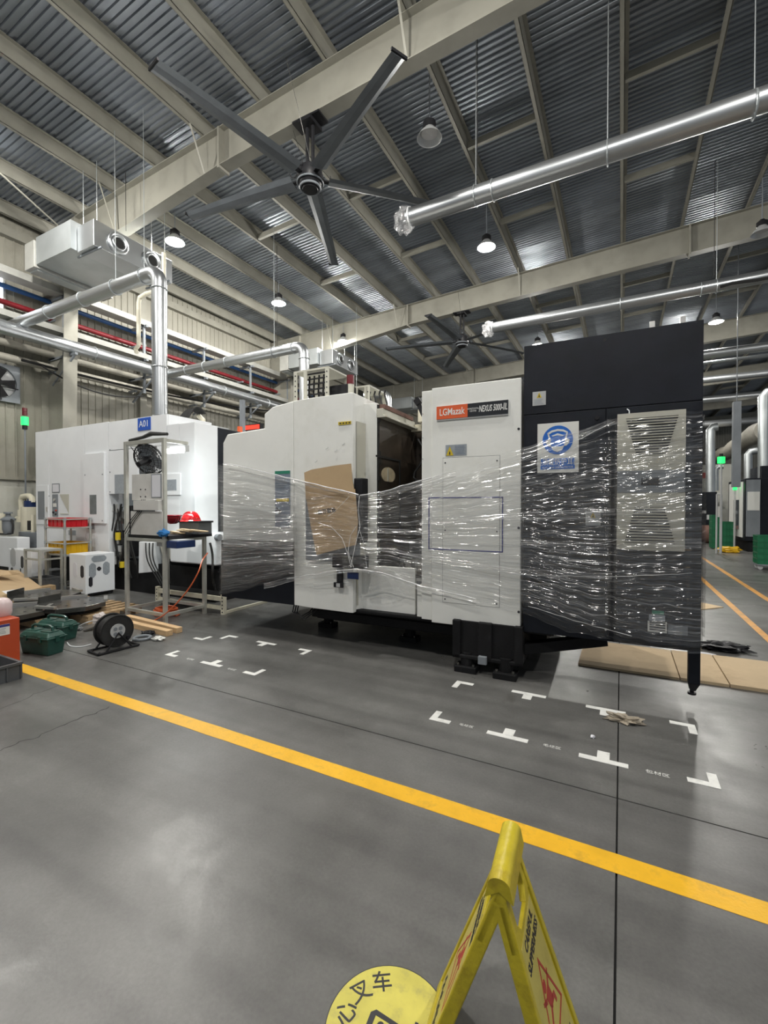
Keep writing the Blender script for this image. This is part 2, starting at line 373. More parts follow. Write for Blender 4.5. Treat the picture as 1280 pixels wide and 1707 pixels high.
# painted lines
Ya = onZ(700, 1319).y; yy = (onZ(400, 1220).y + onZ(1027, 1426.5).y + onZ(1280, 1506).y)/3; yb = (onZ(400, 1243).y + onZ(1030, 1459).y + onZ(1280, 1540).y)/3
ln = [Vector((x, (yy+yb)/2, 0)) for x in [-5.2+.2*i for i in range(60)]]
tag(floor_strip(ln, abs(yy-yb), 'painted_line', 'yellow', .0015, None, .03), 'yellow painted line crossing the floor in front of the wrapped machine', 'floor marking')
for xx, lb in ((onZ(1280, 1065).x, 'orange floor line nearer the dark cabinet, running away to the far machines'), (onZ(1280, 1000).x, 'orange floor line further right, beside the far machines')):
    tag(floor_strip([Vector((xx, 4.9+.5*i, 0)) for i in range(60)], .085, 'painted_line', 'orange_line', .0012, None, .12), lb, 'floor marking', 'orange aisle lines')
# white corner and T marks
BW, AL, ST = .046, .125, .085
def arm(mb, x, y, dx, dy, ln, w=BW):
    if dx: a, b = sorted((x-dx*w/2, x+dx*ln)); mb.box(a, b, y-w/2, y+w/2, 0, .0016)
    else: a, b = sorted((y-dy*w/2, y+dy*ln)); mb.box(x-w/2, x+w/2, a, b, 0, .0016)
marks = [((722, 1198), 'L', (1, 0), (0, 1), 'white L mark, near row of the right group, left end'), ((845, 1228), 'T', (0, 1), None, 'white T mark in the near row between the first and second small floor texts'),
 ((1005, 1268), 'T', (0, 1), None, 'white T mark on the long floor joint, near row'), ((1192, 1310), 'L', (-1, 0), (0, 1), 'large white L mark at the right end of the near row'),
 ((765, 1137), 'L', (1, 0), (0, -1), 'white L mark just in front of the levelling pads'), ((881, 1157), 'T', (0, -1), None, 'white T mark in the far row in front of the dark base'),
 ((1009, 1183), 'T', (0, -1), None, 'white T mark beside the crumpled plastic on the joint'), ((1152, 1210), 'L', (-1, 0), (0, -1), 'worn white L mark near the thin black leg'),
 ((280, 1091), 'L', (1, 0), (0, 1), 'white L mark nearest the two timber battens'), ((352, 1107), 'T', (0, 1), None, 'white T mark, near row of the left group'),
 ((424, 1124), 'L', (-1, 0), (0, 1), 'white L mark at the right end of the left group, near row'), ((337, 1066), 'L', (-1, 0), (0, 1), 'small white L mark opening towards the workstand'),
 ((382, 1060), 'L', (1, 0), (0, -1), 'white L mark beside the small one, far row of the left group'), ((444, 1072), 'T', (0, -1), None, 'white T mark, far row of the left group'), ((515, 1085), 'L', (-1, 0), (0, -1), 'white L mark at the edge of the machine shadow')]
for (p, k, a, b, lb) in marks:
    c = onZ(*p); mb = MB()
    if k == 'T': mb.box(c.x-AL*1.05, c.x+AL*1.05, c.y-BW/2, c.y+BW/2, 0, .0016); mb.box(c.x-.034, c.x+.034, *sorted((c.y+a[1]*BW/2, c.y+a[1]*(BW/2+ST))), 0, .0016)
    else: arm(mb, c.x, c.y, a[0], 0, AL); mb.box(c.x-BW/2, c.x+BW/2, *sorted((c.y+b[1]*BW/2, c.y+b[1]*AL)), 0, .0016)
    mb.build('floor_mark', 'whitepaint', label=lb, cat='floor marking', group='white bay marks on the floor')
def floor_T(p, rz=0.0, z=.0009): return Matrix.Translation((p.x, p.y, z)) @ Matrix.Rotation(rz, 4, 'Z')
for (p, s, sz, lb) in (((777, 1210), '毛坯区', .034, 'small white floor text left of the near-row T mark'), ((920, 1245), '毛坯区', .036, 'small white floor text left of the long joint'), ((1096, 1290), '包材区', .040, 'small white floor text beside the large L mark'),
                       ((317, 1099), '毛坯区', .034, 'tiny floor text in the left group beside the battens end'), ((386, 1116), '毛坯区', .034, 'tiny floor text left group, nearer the yellow line')):
    t = text(s, sz, 'whitepaint', 'floor_text', None, floor_T(onZ(*p)), depth=.0003); tag(t, lb, 'floor text', 'stencilled floor texts')

# left wall: plaster base, ribbed cladding above
ZS = onX(0, 799, XW).z
wall_left = B(XW-.25, XW, -6, YB, 0, ZS).build('wall_left', 'plaster', kind='structure')
mb = MB(); vs = []; fs = []; y = -5.9; prof = []
while y < YB: prof += [(0, y), (0, y+.135), (.022, y+.145), (.022, y+.170)]; y += .18
n = len(prof)
for zz in (ZS+.06, 8.15):
    for (dx, yy_) in prof: vs.append((XW+dx, yy_, zz))
for i in range(n-1): fs.append((i, n+i, n+i+1, i+1))
mb.add(vs, fs).build('cladding', 'clad', wall_left)
B(XW, XW+.09, -6, YB, ZS, ZS+.07).build('flashing', 'clad', wall_left)
B(XW, XW+.16, -6, YB, 7.55, 7.75).build('eave_girt', 'beam', wall_left)
for i, yc in enumerate((5.9, 13.9, 21.9, 29.9)):
    mb = MB(); fw_ = .15
    mb.box(XW+.03, XW+.048, yc-fw_, yc+fw_, 0, 7.3).prism([(-11.55, 0), (-11.53, 0), (-11.25, 7.3), (-11.27, 7.3)], yc-fw_, yc+fw_).prism([(XW+.04, 0), (-11.54, 0), (-11.26, 7.3), (XW+.04, 7.3)], yc-.006, yc+.006)
    mb.build('column', 'beam', wall_left)
B(XW+.03, XW+.13, 8.2, 8.4, 0, 8.0).build('downpipe', 'beam', wall_left)
wall_back = B(XW, XR, YB, YB+.2, 0, 9.4).build('wall_back', 'clad', kind='structure')
mb = MB()
for i in range(120): x = XW+.2*i; mb.box(x, x+.04, YB-.03, YB, 0, 9.2)
mb.build('rib', 'clad', wall_back, kind='stuff')
win = B(XW+.01, XW+.05, 3.7, 5.03, onX(0, 522, XW).z, onX(0, 452, XW).z).build('window_1', 'daylight', kind='structure')
mb = MB()
for yy_ in (3.7, 4.36, 5.0): mb.box(XW+.04, XW+.08, yy_, yy_+.04, onX(0, 522, XW).z, onX(0, 452, XW).z)
mb.build('window_frame', 'tray', win)

# roof: corrugated sheet on purlins on rafters
SL = .05; RZ0 = 8.56
def zt(x): return RZ0+SL*x                          # top of the rafters
PD = .27                                            # purlin depth
mb = MB(); prof = []; y = -5.5
while y < YB: prof += [(y, 0), (y+.035, 0), (y+.047, .028), (y+.088, .028), (y+.100, 0)]; y += .107
n = len(prof); vs = []; fs = []
XX = [XW-.1, XR]
for x in XX:
    for (yy_, dz) in prof: vs.append((x, yy_, zt(x)+PD+.004+dz))
for i in range(n-1): fs.append((i, i+1, n+i+1, n+i))
ceiling = mb.add(vs, fs).build('ceiling', 'sheet', kind='structure')
PX = [-12.1]+[-1.35*k for k in range(8, -9, -1)]
for x in PX:
    mb = MB(); z0 = zt(x)
    mb.box(x-.004, x+.004, -5, YB-.1, z0, z0+PD).box(x-.065, x+.004, -5, YB-.1, z0, z0+.006).box(x-.004, x+.065, -5, YB-.1, z0+PD-.006, z0+PD).box(x-.067, x-.061, -5, YB-.1, z0, z0+.022)
    mb.build('purlin', 'beam', ceiling)
def rafter(yc, name='rafter'):
    mb = MB(); T = .009; fw = .115
    def zb(x): return (zt(-6.38)-.66) + (x+6.38)*(.044 if x > -6.38 else .112)
    for x0, x1 in ((-10.95, -6.38), (-6.38, 1.5), (1.5, XR)):
        for xa, xb in ((x0, x1),):
            pl = [(xa, zb(xa)), (xb, zb(xb)), (xb, zt(xb)-.001), (xa, zt(xa)-.001)]
            mb.prism(pl, yc-T/2, yc+T/2)
            mb.prism([(xa, zb(xa)-.014), (xb, zb(xb)-.014), (xb, zb(xb)), (xa, zb(xa))], yc-fw, yc+fw)
            mb.prism([(xa, zt(xa)-.014), (xb, zt(xb)-.014), (xb, zt(xb)), (xa, zt(xa))], yc-fw, yc+fw)
    for xj in (-6.38, 1.5):
        mb.prism([(xj-.02, zb(xj)-.06), (xj+.02, zb(xj)-.06), (xj+.02, zt(xj)), (xj-.02, zt(xj))], yc-fw-.01, yc+fw+.01)
    mb.prism([(-11.27, 6.5), (-10.93, 7.05), (-10.93, zt(-10.93)-.002), (-12.3, zt(-12.3)), (-12.3, 6.5)], yc-.11, yc+.11)
    r = mb.build(name, 'beam', ceiling)
    for k in (2, 5, 7):
        x = -1.35*k
        MB().bar((x, yc-.42, zt(x)+.02), (x, yc-.10, zb(x)+.01), .035, .006).build('flange_brace', 'beam', ceiling)
    return zb
for yc in (-2.1, 5.9, 13.9, 21.9, 29.9, 37.9, 45.9): ZB = rafter(yc)
for yc in (5.9, 13.9, 21.9, 29.9):
    for f in (2.7, 5.35):
        for k in range(-6, 8, 2):
            xa, xb = -1.35*k-.01, -1.35*(k-1)+.01
            MB().bar((xa+.02-1.35*0, yc+f, zt(xa)+.07), (xb-.02, yc+f, zt(xb)+.07), .07, .12).build('strut', 'beam', ceiling)
for f in (2.7, 5.35):
    for k in (3, 5): MB().bar((-1.35*k, -2.1+f, zt(-1.35*k)+.07), (-1.35*(k-1), -2.1+f, zt(-1.35*(k-1))+.07), .07, .12).build('strut', 'beam', ceiling)
# roof bracing rods
def rod(name, a, b, r, label, cat='rod', m='steel', group=None): return MB().cyl(a, b, r, 6).build(name, m, label=label, cat=cat, group=group)
rod('bracing_rod', (-9.0, 1.2, zt(-9)-.08), (-10.7, 5.55, 7.4), .018, 'thin diagonal bracing rod running down to the head of the left column', m='beam')
rod('bracing_rod', (-6.9, 1.6, zt(-6.9)-.12), (-1.5, 5.7, zt(-1.5)-.3), .018, 'thin bracing rod crossing under the roof above the ceiling fan', m='beam')
# long wires that hang from the roof
for i, (px, py0, py1, Y, lb) in enumerate(((795, 0, 292, 6.5, 'thin black hanger rod of the wrapped duct, up to the roof'), (210, 112, 385, 5.6, 'thin black wire hanging down past the twin-outlet duct box'), (1190, 60, 462, 11.5, 'thin hanger rod above the second duct'), (462, 330, 590, 9.0, 'thin wire hanging over the left elbow duct'))):
    a = onY(px, py1, Y); rod('hanger_rod', (a.x, Y, zt(a.x)), (a.x, Y, a.z), .006, lb, 'hanger', 'rubber')

# ---------------------------------------------------------------- services along the left wall
def line_along(px1, py1, X): return onX(px1, py1, X).z
zz_ = line_along(278, 556, -11.75)
def run(name, X, z, kind, w, h, m, label, cat, y0=-1, y1=37, group=None):
    mb = MB()
    if kind == 'round': mb.cyl((X, y0, z), (X, y1, z), w, 16)
    else: mb.box(X-w/2, X+w/2, y0, y1, z-h/2, z+h/2)
    return mb.build(name, m, label=label, cat=cat, smooth=(kind == 'round'), group=group)
run('cable_tray', -11.75, zz_, 'box', .36, .15, 'tray', 'upper pale cable tray along the left wall, above the blue pipe', 'cable tray')
run('water_pipe', -12.15, line_along(278, 573, -12.15), 'round', .055, 0, 'bluepipe', 'blue pipe running the length of the left wall', 'pipe')
rp = run('fire_pipe', -12.15, line_along(278, 593, -12.15), 'round', .062, 0, 'redpipe', 'dark red pipe with a hand wheel valve along the left wall', 'pipe')
lt = run('cable_tray', -11.75, line_along(278, 609, -11.75), 'box', .40, .13, 'tray', 'lower pale cable tray under the red pipe', 'cable tray')
gd = run('exhaust_duct', -11.3, line_along(157, 589, -11.3), 'round', .145, 0, 'duct', 'long galvanised round duct running along the left wall below the red pipe', 'duct')
run('insulated_pipe', -12.1, line_along(278, 642, -12.1), 'round', .085, 0, 'insul', 'upper of two cloth-wrapped pipes low on the left wall', 'pipe')
run('insulated_pipe', -12.1, line_along(278, 660, -12.1), 'round', .085, 0, 'insul', 'lower of two cloth-wrapped pipes low on the left wall', 'pipe')
zg = line_along(157, 589, -11.3)
mb = MB()
for i in range(18): mb.ring((-11.3, .4+2*i, zg), (0, 1, 0), .15, .014, 20, 6)
mb.build('joint_ring', 'ductdull', gd, kind='stuff', smooth=True)
zr = line_along(278, 593, -12.15); p = onX(95, 525, -12.15)
mb = MB(); mb.ring((-11.99, p.y, zr+.02), (1, 0, 0), .12, .012, 20, 6); mb.bar((-11.99, p.y-.12, zr+.02), (-11.99, p.y+.12, zr+.02), .014); mb.bar((-11.99, p.y, zr-.1), (-11.99, p.y, zr+.14), .014); mb.cyl((-12.15, p.y, zr), (-11.97, p.y, zr), .02, 8)
mb.build('hand_wheel', 'redpipe', rp)
mb = MB(); mb.cyl((-12.15, p.y-.16, zr), (-12.15, p.y-.13, zr), .1, 14).cyl((-12.15, p.y+.13, zr), (-12.15, p.y+.16, zr), .1, 14).cyl((-12.15, p.y-.13, zr), (-12.15, p.y+.13, zr), .08, 14)
mb.build('valve_body', 'redpipe', rp)
# brackets that carry them on the columns
for yc in (5.9, 7.9, 9.9, 11.9, 13.9, 17.9, 21.9):
    mb = MB(); zA = line_along(278, 609, -11.75)-.085; zB = zz_-.09
    mb.box(-12.2, -11.45, yc-.03, yc+.03, zB-.06, zB); mb.box(-12.2, -11.45, yc-.03, yc+.03, zA-.06, zA); mb.box(-11.62, -11.57, yc-.03, yc+.03, zg-.6, zB)
    mb.box(-12.2, -11.1, yc-.03, yc+.03, zg-.21, zg-.155); mb.bar((-12.1, yc, zg-.8), (-11.15, yc, zg-.19), .04)
    for zp in (line_along(278, 642, -12.1), line_along(278, 660, -12.1), zr): mb.box(-12.25, -11.95, yc-.03, yc+.03, zp-.13, zp-.085)
    mb.build('pipe_bracket', 'grey', wall_left)
# sagging black cables from the wall
for i, (a, b, s, lb) in enumerate((((36, 600), (560, 690), .35, 'bundle of black cables sagging along the left wall'), ((70, 610), (240, 660), .25, 'thin black cable looped under the wall bracket'))):
    A = onX(a[0], a[1], -11.9+.3*i); C_ = onX(b[0], b[1], -11.75+.3*i); pts = [A.lerp(C_, t/24)-Vector((0, 0, s*4*(t/24)*(1-t/24))) for t in range(25)]
    MB().tube(pts, .03-.012*i, 6).build('sagging_cable', 'rubber', label=lb, cat='cable', smooth=True)

# wall fan in a square frame
a = onX(0, 612, XW+.05); c = onX(32, 668, XW+.05); zc = (a.z+c.z)/2; hw = .42; yc = c.y-hw
wf = thing('wall_fan', 'square-framed exhaust fan set in the left wall cladding', 'wall fan', (XW+.03, yc, zc-hw))
mb = MB(); R_ = .36
for k in range(32):
    t0, t1 = 2*PI*k/32, 2*PI*(k+1)/32
    def sq(t): q = max(abs(math.cos(t)), abs(math.sin(t))); return (yc+hw*math.cos(t)/q, zc+hw*math.sin(t)/q)
    q0, q1 = sq(t0), sq(t1); r0 = (yc+R_*math.cos(t0), zc+R_*math.sin(t0)); r1 = (yc+R_*math.cos(t1), zc+R_*math.sin(t1))
    mb.add([(XW+.10, *q0), (XW+.10, *q1), (XW+.10, *r1), (XW+.10, *r0), (XW+.03, *r1), (XW+.03, *r0)], [(0, 1, 2, 3), (3, 2, 4, 5)])
mb.build('fan_frame', 'grey', wf)
B(XW+.025, XW+.03, yc-.36, yc+.36, zc-.36, zc+.36).build('back_panel', 'lgrey', wf)
for k in range(5):
    t = 2*PI*k/5; d = Vector((0, math.cos(t), math.sin(t))); e = Vector((0, -math.sin(t), math.cos(t))); o = Vector((XW+.07, yc, zc))
    MB().add([o+d*.05-e*.03, o+d*.33-e*.09, o+d*.33+e*.1+Vector((.03, 0, 0)), o+d*.05+e*.04], [(0, 1, 2, 3), (3, 2, 1, 0)]).build('blade', 'blk', wf)
MB().cyl((XW+.03, yc, zc), (XW+.12, yc, zc), .08, 14).build('motor', 'blk', wf); MB().bar((XW+.11, yc-.38, zc-.1), (XW+.11, yc+.38, zc-.1), .02).bar((XW+.11, yc+.05, zc-.4), (XW+.11, yc+.05, zc-.08), .02).build('stay', 'blk', wf)

# ---------------------------------------------------------------- air duct boxes with two round outlets
def duct_box(yo, label):
    t = thing('air_duct_box', label, 'air duct', (-9.2, 5.7+yo, 6.46), group='galvanised air duct boxes under the rafters')
    B(-9.45, -8.9, 5.06+yo, 6.75+yo, 6.46, 6.96).build('outlet_header', 'duct', t, bevel=.008)
    mb = MB(); mb.box(-10.75, -9.47, 4.95+yo, 6.35+yo, 6.5, 7.05); mb.build('supply_duct', 'ductdull', t)
    B(-11.15, -10.77, 4.92+yo, 6.55+yo, 6.45, 7.0).build('filter_box', 'tray', t, bevel=.01)
    B(-11.10, -10.82, 5.0+yo, 6.45+yo, 6.42, 6.45).build('grille_flange', 'ductdull', t)
    for k in range(2):
        c = Vector((-8.9, 5.52+.72*k+yo, 6.71)); mb = MB()
        mb.ring(c+Vector((.02, 0, 0)), (1, 0, 0), .175, .035, 24, 8).ring(c+Vector((.05, 0, 0)), (1, 0, 0), .12, .02, 24, 8); mb.cyl(c, c+Vector((.04, 0, 0)), .17, 24, .13)
        o = mb.build('outlet_ring', 'duct', t, smooth=True)
        MB().cyl(c+Vector((.04, 0, 0)), c+Vector((.045, 0, 0)), .1, 20).build('outlet_throat', 'rubber', o)
    for (x, y) in ((-9.40, 5.15), (-8.95, 5.15), (-9.4, 6.6), (-8.95, 6.6)):
        MB().cyl((x, y+yo, 6.44), (x, y+yo, zt(x)), .007, 6).build('hanger_rod', 'ductdull', t)
    for y in (5.15, 6.6): MB().bar((-9.6, y+yo, 6.44), (-8.8, y+yo, 6.44), .03).build('support_bar', 'grey', t)
duct_box(0, 'nearest galvanised duct box with two round outlets, over the elbow duct'); duct_box(8, 'second galvanised duct box, above the cable rack of the wrapped machine'); duct_box(16, 'furthest duct box, behind the door track of the wrapped machine')

# ---------------------------------------------------------------- round extraction ducts
def arc(c, a, b, r, n=8):                            # quarter bend from direction a to direction b round centre
    return [c + a*(-r*math.cos(PI/2*i/n)) + b*(-r*math.sin(PI/2*i/n)) for i in range(n+1)]
def round_duct(name, label, pts, r, rings, hang=(), wrapped=None, m='duct', rod_top=True):
    L0 = Vector(pts[0]); t = thing(name, label, 'duct', tuple(pts[0]))
    path = [Vector(pts[0])]
    for i in range(1, len(pts)-1):
        p = Vector(pts[i]); d0 = (p-Vector(pts[i-1])).normalized(); d1 = (Vector(pts[i+1])-p).normalized(); R2 = r*1.7
        for k in range(9): q = k/8*PI/2; path.append(p - d0*R2*(1-math.sin(q)) + d1*R2*(1-math.cos(q)))
    path.append(Vector(pts[-1]))
    MB().tube(path, r, 24, cap=True).build('duct_tube', m, t, smooth=True)
    for (p, d) in rings: MB().ring(p, d, r+.006, .010, 24, 6).build('joint_ring', 'ductdull', t, smooth=True)
    for p in hang:
        p = Vector(p); mb = MB().ring(p, (1, 0, 0), r+.012, .008, 20, 5)
        if rod_top: mb.cyl(p+Vector((0, 0, r+.01)), (p.x, p.y, zt(p.x)), .006, 6)
        mb.build('hanger', 'ductdull', t)
    if wrapped:
        p = Vector(wrapped); mb = MB(); mb.blob((p.x-.07, p.y, p.z-.02), r*1.25, 22, 16, .22, 3, (.9, .95, 1.25))
        mb.add([(p.x-.02, p.y-.08, p.z-r), (p.x+.05, p.y-.02, p.z-r-.02), (p.x, p.y, p.z-r*2.0), (p.x-.03, p.y+.04, p.z-r*1.7)], [(0, 1, 2, 3)])
        mb.uv = [(v[1]*1.0+v[0]*.6, v[2]) for v in mb.v]
        o = mb.build('wrapped_end', 'filmlump', t, smooth=True, label='duct end wrapped in clear plastic'); MB().ring((p.x+.05, p.y, p.z), (1, 0, 0), r+.012, .014, 20, 6).build('tie', 'filmrope', o)
    return t
Yd = 4.92; e1 = onY(265, 452, Yd)
base_top = onY(265, 697, Yd).z
round_duct('exhaust_duct', 'galvanised elbow duct rising out of the machine marked A01 and turning left', [(XW+.03, Yd, e1.z), (e1.x, Yd, e1.z), (e1.x, Yd, 3.0)], .118,
           [((x, Yd, e1.z), (1, 0, 0)) for x in (-10.2, -9.0, -8.0, -7.2)]+[((e1.x, Yd, z), (0, 0, 1)) for z in (e1.z-.3, 3.8)], [(-8.0, Yd, e1.z), (-7.2, Yd, e1.z)])
Y2 = 8.4; e2 = onY(507, 577, Y2); l2 = onY(280, 624, Y2)
round_duct('exhaust_duct', 'second galvanised elbow duct, from behind the upright duct to above the cable rack', [(l2.x-.1, Y2, e2.z), (e2.x, Y2, e2.z), (e2.x, Y2, 2.5)], .118, [((x, Y2, e2.z), (1, 0, 0)) for x in (l2.x+.8, l2.x+1.5, l2.x+2.3, e2.x-.3)]+[((e2.x, Y2, e2.z-.3), (0, 0, 1))], [(e2.x-.9, Y2, e2.z)])
Y3 = 6.5; s3 = onY(680, 364, Y3); e3z = s3.z
xs3 = [onY(p_, 300, Y3).x for p_ in (822, 1012, 1257)]
round_duct('exhaust_duct', 'long galvanised duct across the roof with its end wrapped in plastic, nearest the camera', [(s3.x, Y3, e3z), (6.5, Y3, e3z+.05)], .132, [((x, Y3, e3z+.003), (1, 0, 0)) for x in xs3], [(onY(793, 300, Y3).x, Y3, e3z), (onY(1012, 300, Y3).x, Y3, e3z), (onY(1257, 200, Y3).x, Y3, e3z)], (s3.x, Y3, e3z))
Y4 = 11.5; s4 = onY(818, 547, Y4)
round_duct('exhaust_duct', 'galvanised duct with wrapped end just above the dark cabinet', [(s4.x, Y4, s4.z), (8.5, Y4, s4.z+.04)], .125, [((onY(p_, 500, Y4).x, Y4, s4.z), (1, 0, 0)) for p_ in (1034, 1168)], [(onY(1194, 480, Y4).x, Y4, s4.z)], (s4.x, Y4, s4.z))
mb = MB(); a = onY(1200, 478, Y4-.15)
mb.tube([(a.x, Y4-.15, a.z), (a.x+.2, Y4-.16, a.z+.02), (a.x+.6, Y4-.15, a.z+.0), (a.x+3, Y4-.15, a.z+.05)], .03, 6); mb.build('cable_bundle', 'rubber', label='dark cable bundle strapped under the duct above the cabinet', cat='cable', smooth=True)
# third elbow duct behind the door track
Y5 = 13.0; e5 = onY(647, 656, Y5)
round_duct('exhaust_duct', 'small elbow duct seen over the open door track', [(e5.x-2.6, Y5, e5.z), (e5.x, Y5, e5.z), (e5.x, Y5, 3.0)], .118, [((e5.x-1.2, Y5, e5.z), (1, 0, 0))], [(e5.x-1.2, Y5, e5.z)])
# ivory pvc pipe that hangs beside the upright duct
P = lambda x, y: onY(x, y, 5.6)
MB().tube([Vector((P(250, 478).x, 5.9, 6.49)), Vector((P(250, 478).x, 5.9, P(250, 478).z+.1)), P(243, 490), P(233, 496), P(231, 505), P(231, 560), P(231, 576), P(226, 582), P(228, 588)], .04, 10).build('pvc_pipe', 'ivory', label='crooked ivory pipe hanging left of the upright duct', cat='pipe', smooth=True)

# ---------------------------------------------------------------- ceiling lamps
def high_bay(x, y, lit, label, vis=True):
    t = thing('ceiling_lamp', label, 'lamp', (x, y, LAMP_Z), group='round ceiling lamps on cords')
    I = Matrix.Translation((x, y, LAMP_Z))
    MB().lathe([(.05, .20), (.075, .17), (.10, .13), (.16, .07), (.205, .0), (.20, .0), (.155, .065), (.095, .125)], I, 28).build('reflector', 'enamel', t, smooth=True)
    MB().lathe([(.0, .30), (.05, .30), (.07, .27), (.105, .25), (.105, .17), (.06, .15), (0, .15)], I, 20).build('driver_housing', 'blk', t, smooth=True)
    MB().lathe([(.0, .085), (.135, .085), (.135, .075), (0, .07)], I, 24).build('diffuser', 'lamp' if lit else 'lampoff', t)
    MB().cyl((x, y, LAMP_Z+.3), (x, y, zt(x)+.05), .012, 6).build('cord', 'grey', t)
    if lit:
        ld = bpy.data.lights.new('lamp_light', 'POINT'); ld.energy = LAMP_W; ld.color = LAMP_COL; ld.shadow_soft_size = .10
        lo = bpy.data.objects.new('lamp_light', ld); COL.objects.link(lo); lo.parent = t; lo.location = (0, 0, -.03)
    return t
LL = {(-9.0, 6.9): 'lit ceiling lamp beside the nearest twin-outlet duct box', (-9.0, 10.4): 'lit ceiling lamp over the second elbow duct', (-9.0, 13.9): 'lit ceiling lamp right of the second duct box, low in the roof',
      (-2.8, 10.4): 'lit ceiling lamp in the middle of the roof, between fan and long duct', (2.7, 18.1): 'lit ceiling lamp beside the top of the dark cabinet', (-2.8, 17.6): 'lit ceiling lamp far back over the roof of the wrapped machine', (-2.8, 3.2): 'lit ceiling lamp above the front of the wrapped machine, out of the picture', (-9.0, 3.3): 'lit ceiling lamp above the orange cabinet, beyond the left edge', (2.7, 3.0): 'lit ceiling lamp above the aisle, beyond the right edge', (-6.0, -1.2): 'lit ceiling lamp behind the camera towards the left wall', (2.7, 27.0): 'lit ceiling lamp at the far end above the orange lines', (-2.8, 27.0): 'lit ceiling lamp at the far end of the middle row', (8.0, 9.0): 'lit ceiling lamp over the right side of the hall, out of the picture', (0.0, -1.6): 'lit ceiling lamp right behind the camera', (-2.8, 6.9): 'unlit bell-shaped ceiling lamp right of the large fan', (2.7, 12.7): 'unlit ceiling lamp at the right edge above the dark cabinet'}
for (x, y) in LIT: high_bay(x, y, True, LL[(x, y)])
for (x, y) in UNLIT: high_bay(x, y, False, LL[(x, y)])

# ---------------------------------------------------------------- big ceiling fans
def big_fan(c, zt_mount, angles, label, R=2.45, tilt=.10):
    t = thing('ceiling_fan', label, 'ceiling fan', tuple(c), group='large ceiling fans under the rafters')
    x, y, z = c
    MB().box(x-.26, x+.26, y-.13, y+.13, zt_mount-.03, zt_mount).box(x-.12, x+.12, y-.16, y+.16, zt_mount-.09, zt_mount-.03).build('mount_plate', 'blk', t)
    for k, dx in enumerate((-.055, .055)): MB().cyl((x+dx, y, z+.12), (x+dx, y, zt_mount-.05), .028, 8).build('down_rod', 'blk', t)
    I = Matrix.Translation((x, y, z))
    mo = MB().lathe([(0, .2), (.08, .2), (.1, .12), (.19, .11), (.20, .03), (.20, -.06), (.17, -.13), (.14, -.16), (.12, -.2), (0, -.2)], I, 28).build('motor', 'blk', t, smooth=True)
    MB().ring((x, y, z-.165), (0, 0, 1), .16, .018, 28, 6).ring((x, y, z-.09), (0, 0, 1), .205, .014, 28, 6).build('motor_ring', 'grey', mo, smooth=True)
    for a in angles:
        d = Vector((math.cos(a), math.sin(a), 0)); e = Vector((-d.y, d.x, 0)); o = Vector(c)
        sec = []; n = 10
        prof = [(-.125, -.012), (-.05, -.028), (.05, -.026), (.125, .004), (.05, .004), (-.05, .0)]
        vs = []
        for k in range(n+1):
            s = .30+(R-.30)*k/n; tw = tilt*(1.3-.7*k/n); w_ = 1.15-.35*k/n; dr = .05*(k/n)**2
            for (u_, h_) in prof: vs.append(o+d*s+e*(u_*w_*math.cos(tw)-h_*math.sin(tw))+Vector((0, 0, u_*w_*math.sin(tw)+h_*math.cos(tw)-dr-.02)))
        m = len(prof); fs = [(k*m+i, k*m+(i+1) % m, (k+1)*m+(i+1) % m, (k+1)*m+i) for k in range(n) for i in range(m)]+[tuple(range(m))[::-1], tuple(range(n*m, (n+1)*m))]
        bl = MB().add(vs, fs).build('blade', 'blademetal', t)
        MB().bar(o+d*.12-Vector((0, 0, .02)), o+d*.42-Vector((0, 0, .03)), .07, .02).build('blade_arm', 'blk', bl)
        MB().bar(o+d*(R-.005)-Vector((0, 0, .07)), o+d*(R+.02)-Vector((0, 0, .07)), .22, .035).build('end_cap', 'blk', bl)
        MB().ring(o+d*.27+e*.05+Vector((0, 0, .09)), e, .065, .009, 14, 5, -.5, PI+.5).build('safety_loop', 'blk', mo)
    MB().cyl((x-.35, y+.0, zt_mount+.02), (x-.08, y, z+.1), .004, 5).build('guy_wire', 'steel', t); MB().cyl((x+.1, y-.7, zt_mount+.35), (x+.05, y, z+.1), .004, 5).build('guy_wire', 'steel', t)
    return t
fc = onY(517, 296, 5.9)
def ang(tip, c):
    p = onZ(tip[0], tip[1], c.z); return math.atan2(p.y-c.y, p.x-c.x)
a0 = ang((555, 430), fc); cand = [ang(q, fc) for q in ((555, 430), (718, 328), (655, 82), (266, 106))]
fa = [a0+2*PI/5*k for k in range(5)]
big_fan((fc.x, fc.y, fc.z), ZB(fc.x)-.014, fa, 'large five-blade ceiling fan nearest the camera, hung from the first rafter')
fc2 = onY(770, 568, 13.9)
b0 = ang((745, 604), fc2)
big_fan((fc2.x, fc2.y, fc2.z), ZB(fc2.x)-.014, [b0+2*PI/5*k for k in range(5)], 'further ceiling fan above the nameplate panel, hung from the second rafter')
print('FAN', [round(math.degrees(c-a0) % 360) for c in cand])

# ================================================================ THE WRAPPED MACHINE (frame TM: u along the front, v away from the aisle, z up)
mc = thing('machining_center', 'large white and black machining centre wrapped in clear film in the middle of the hall', 'machine', T=TM)
u0, u440, u490, u522, u588 = U(369), U(441), U(490), U(522, -.04), U(588, -.04)
zt1, zt2 = Z(400, 722), Z(455, 681); zbt = .40; zdk = Z(430, 902)
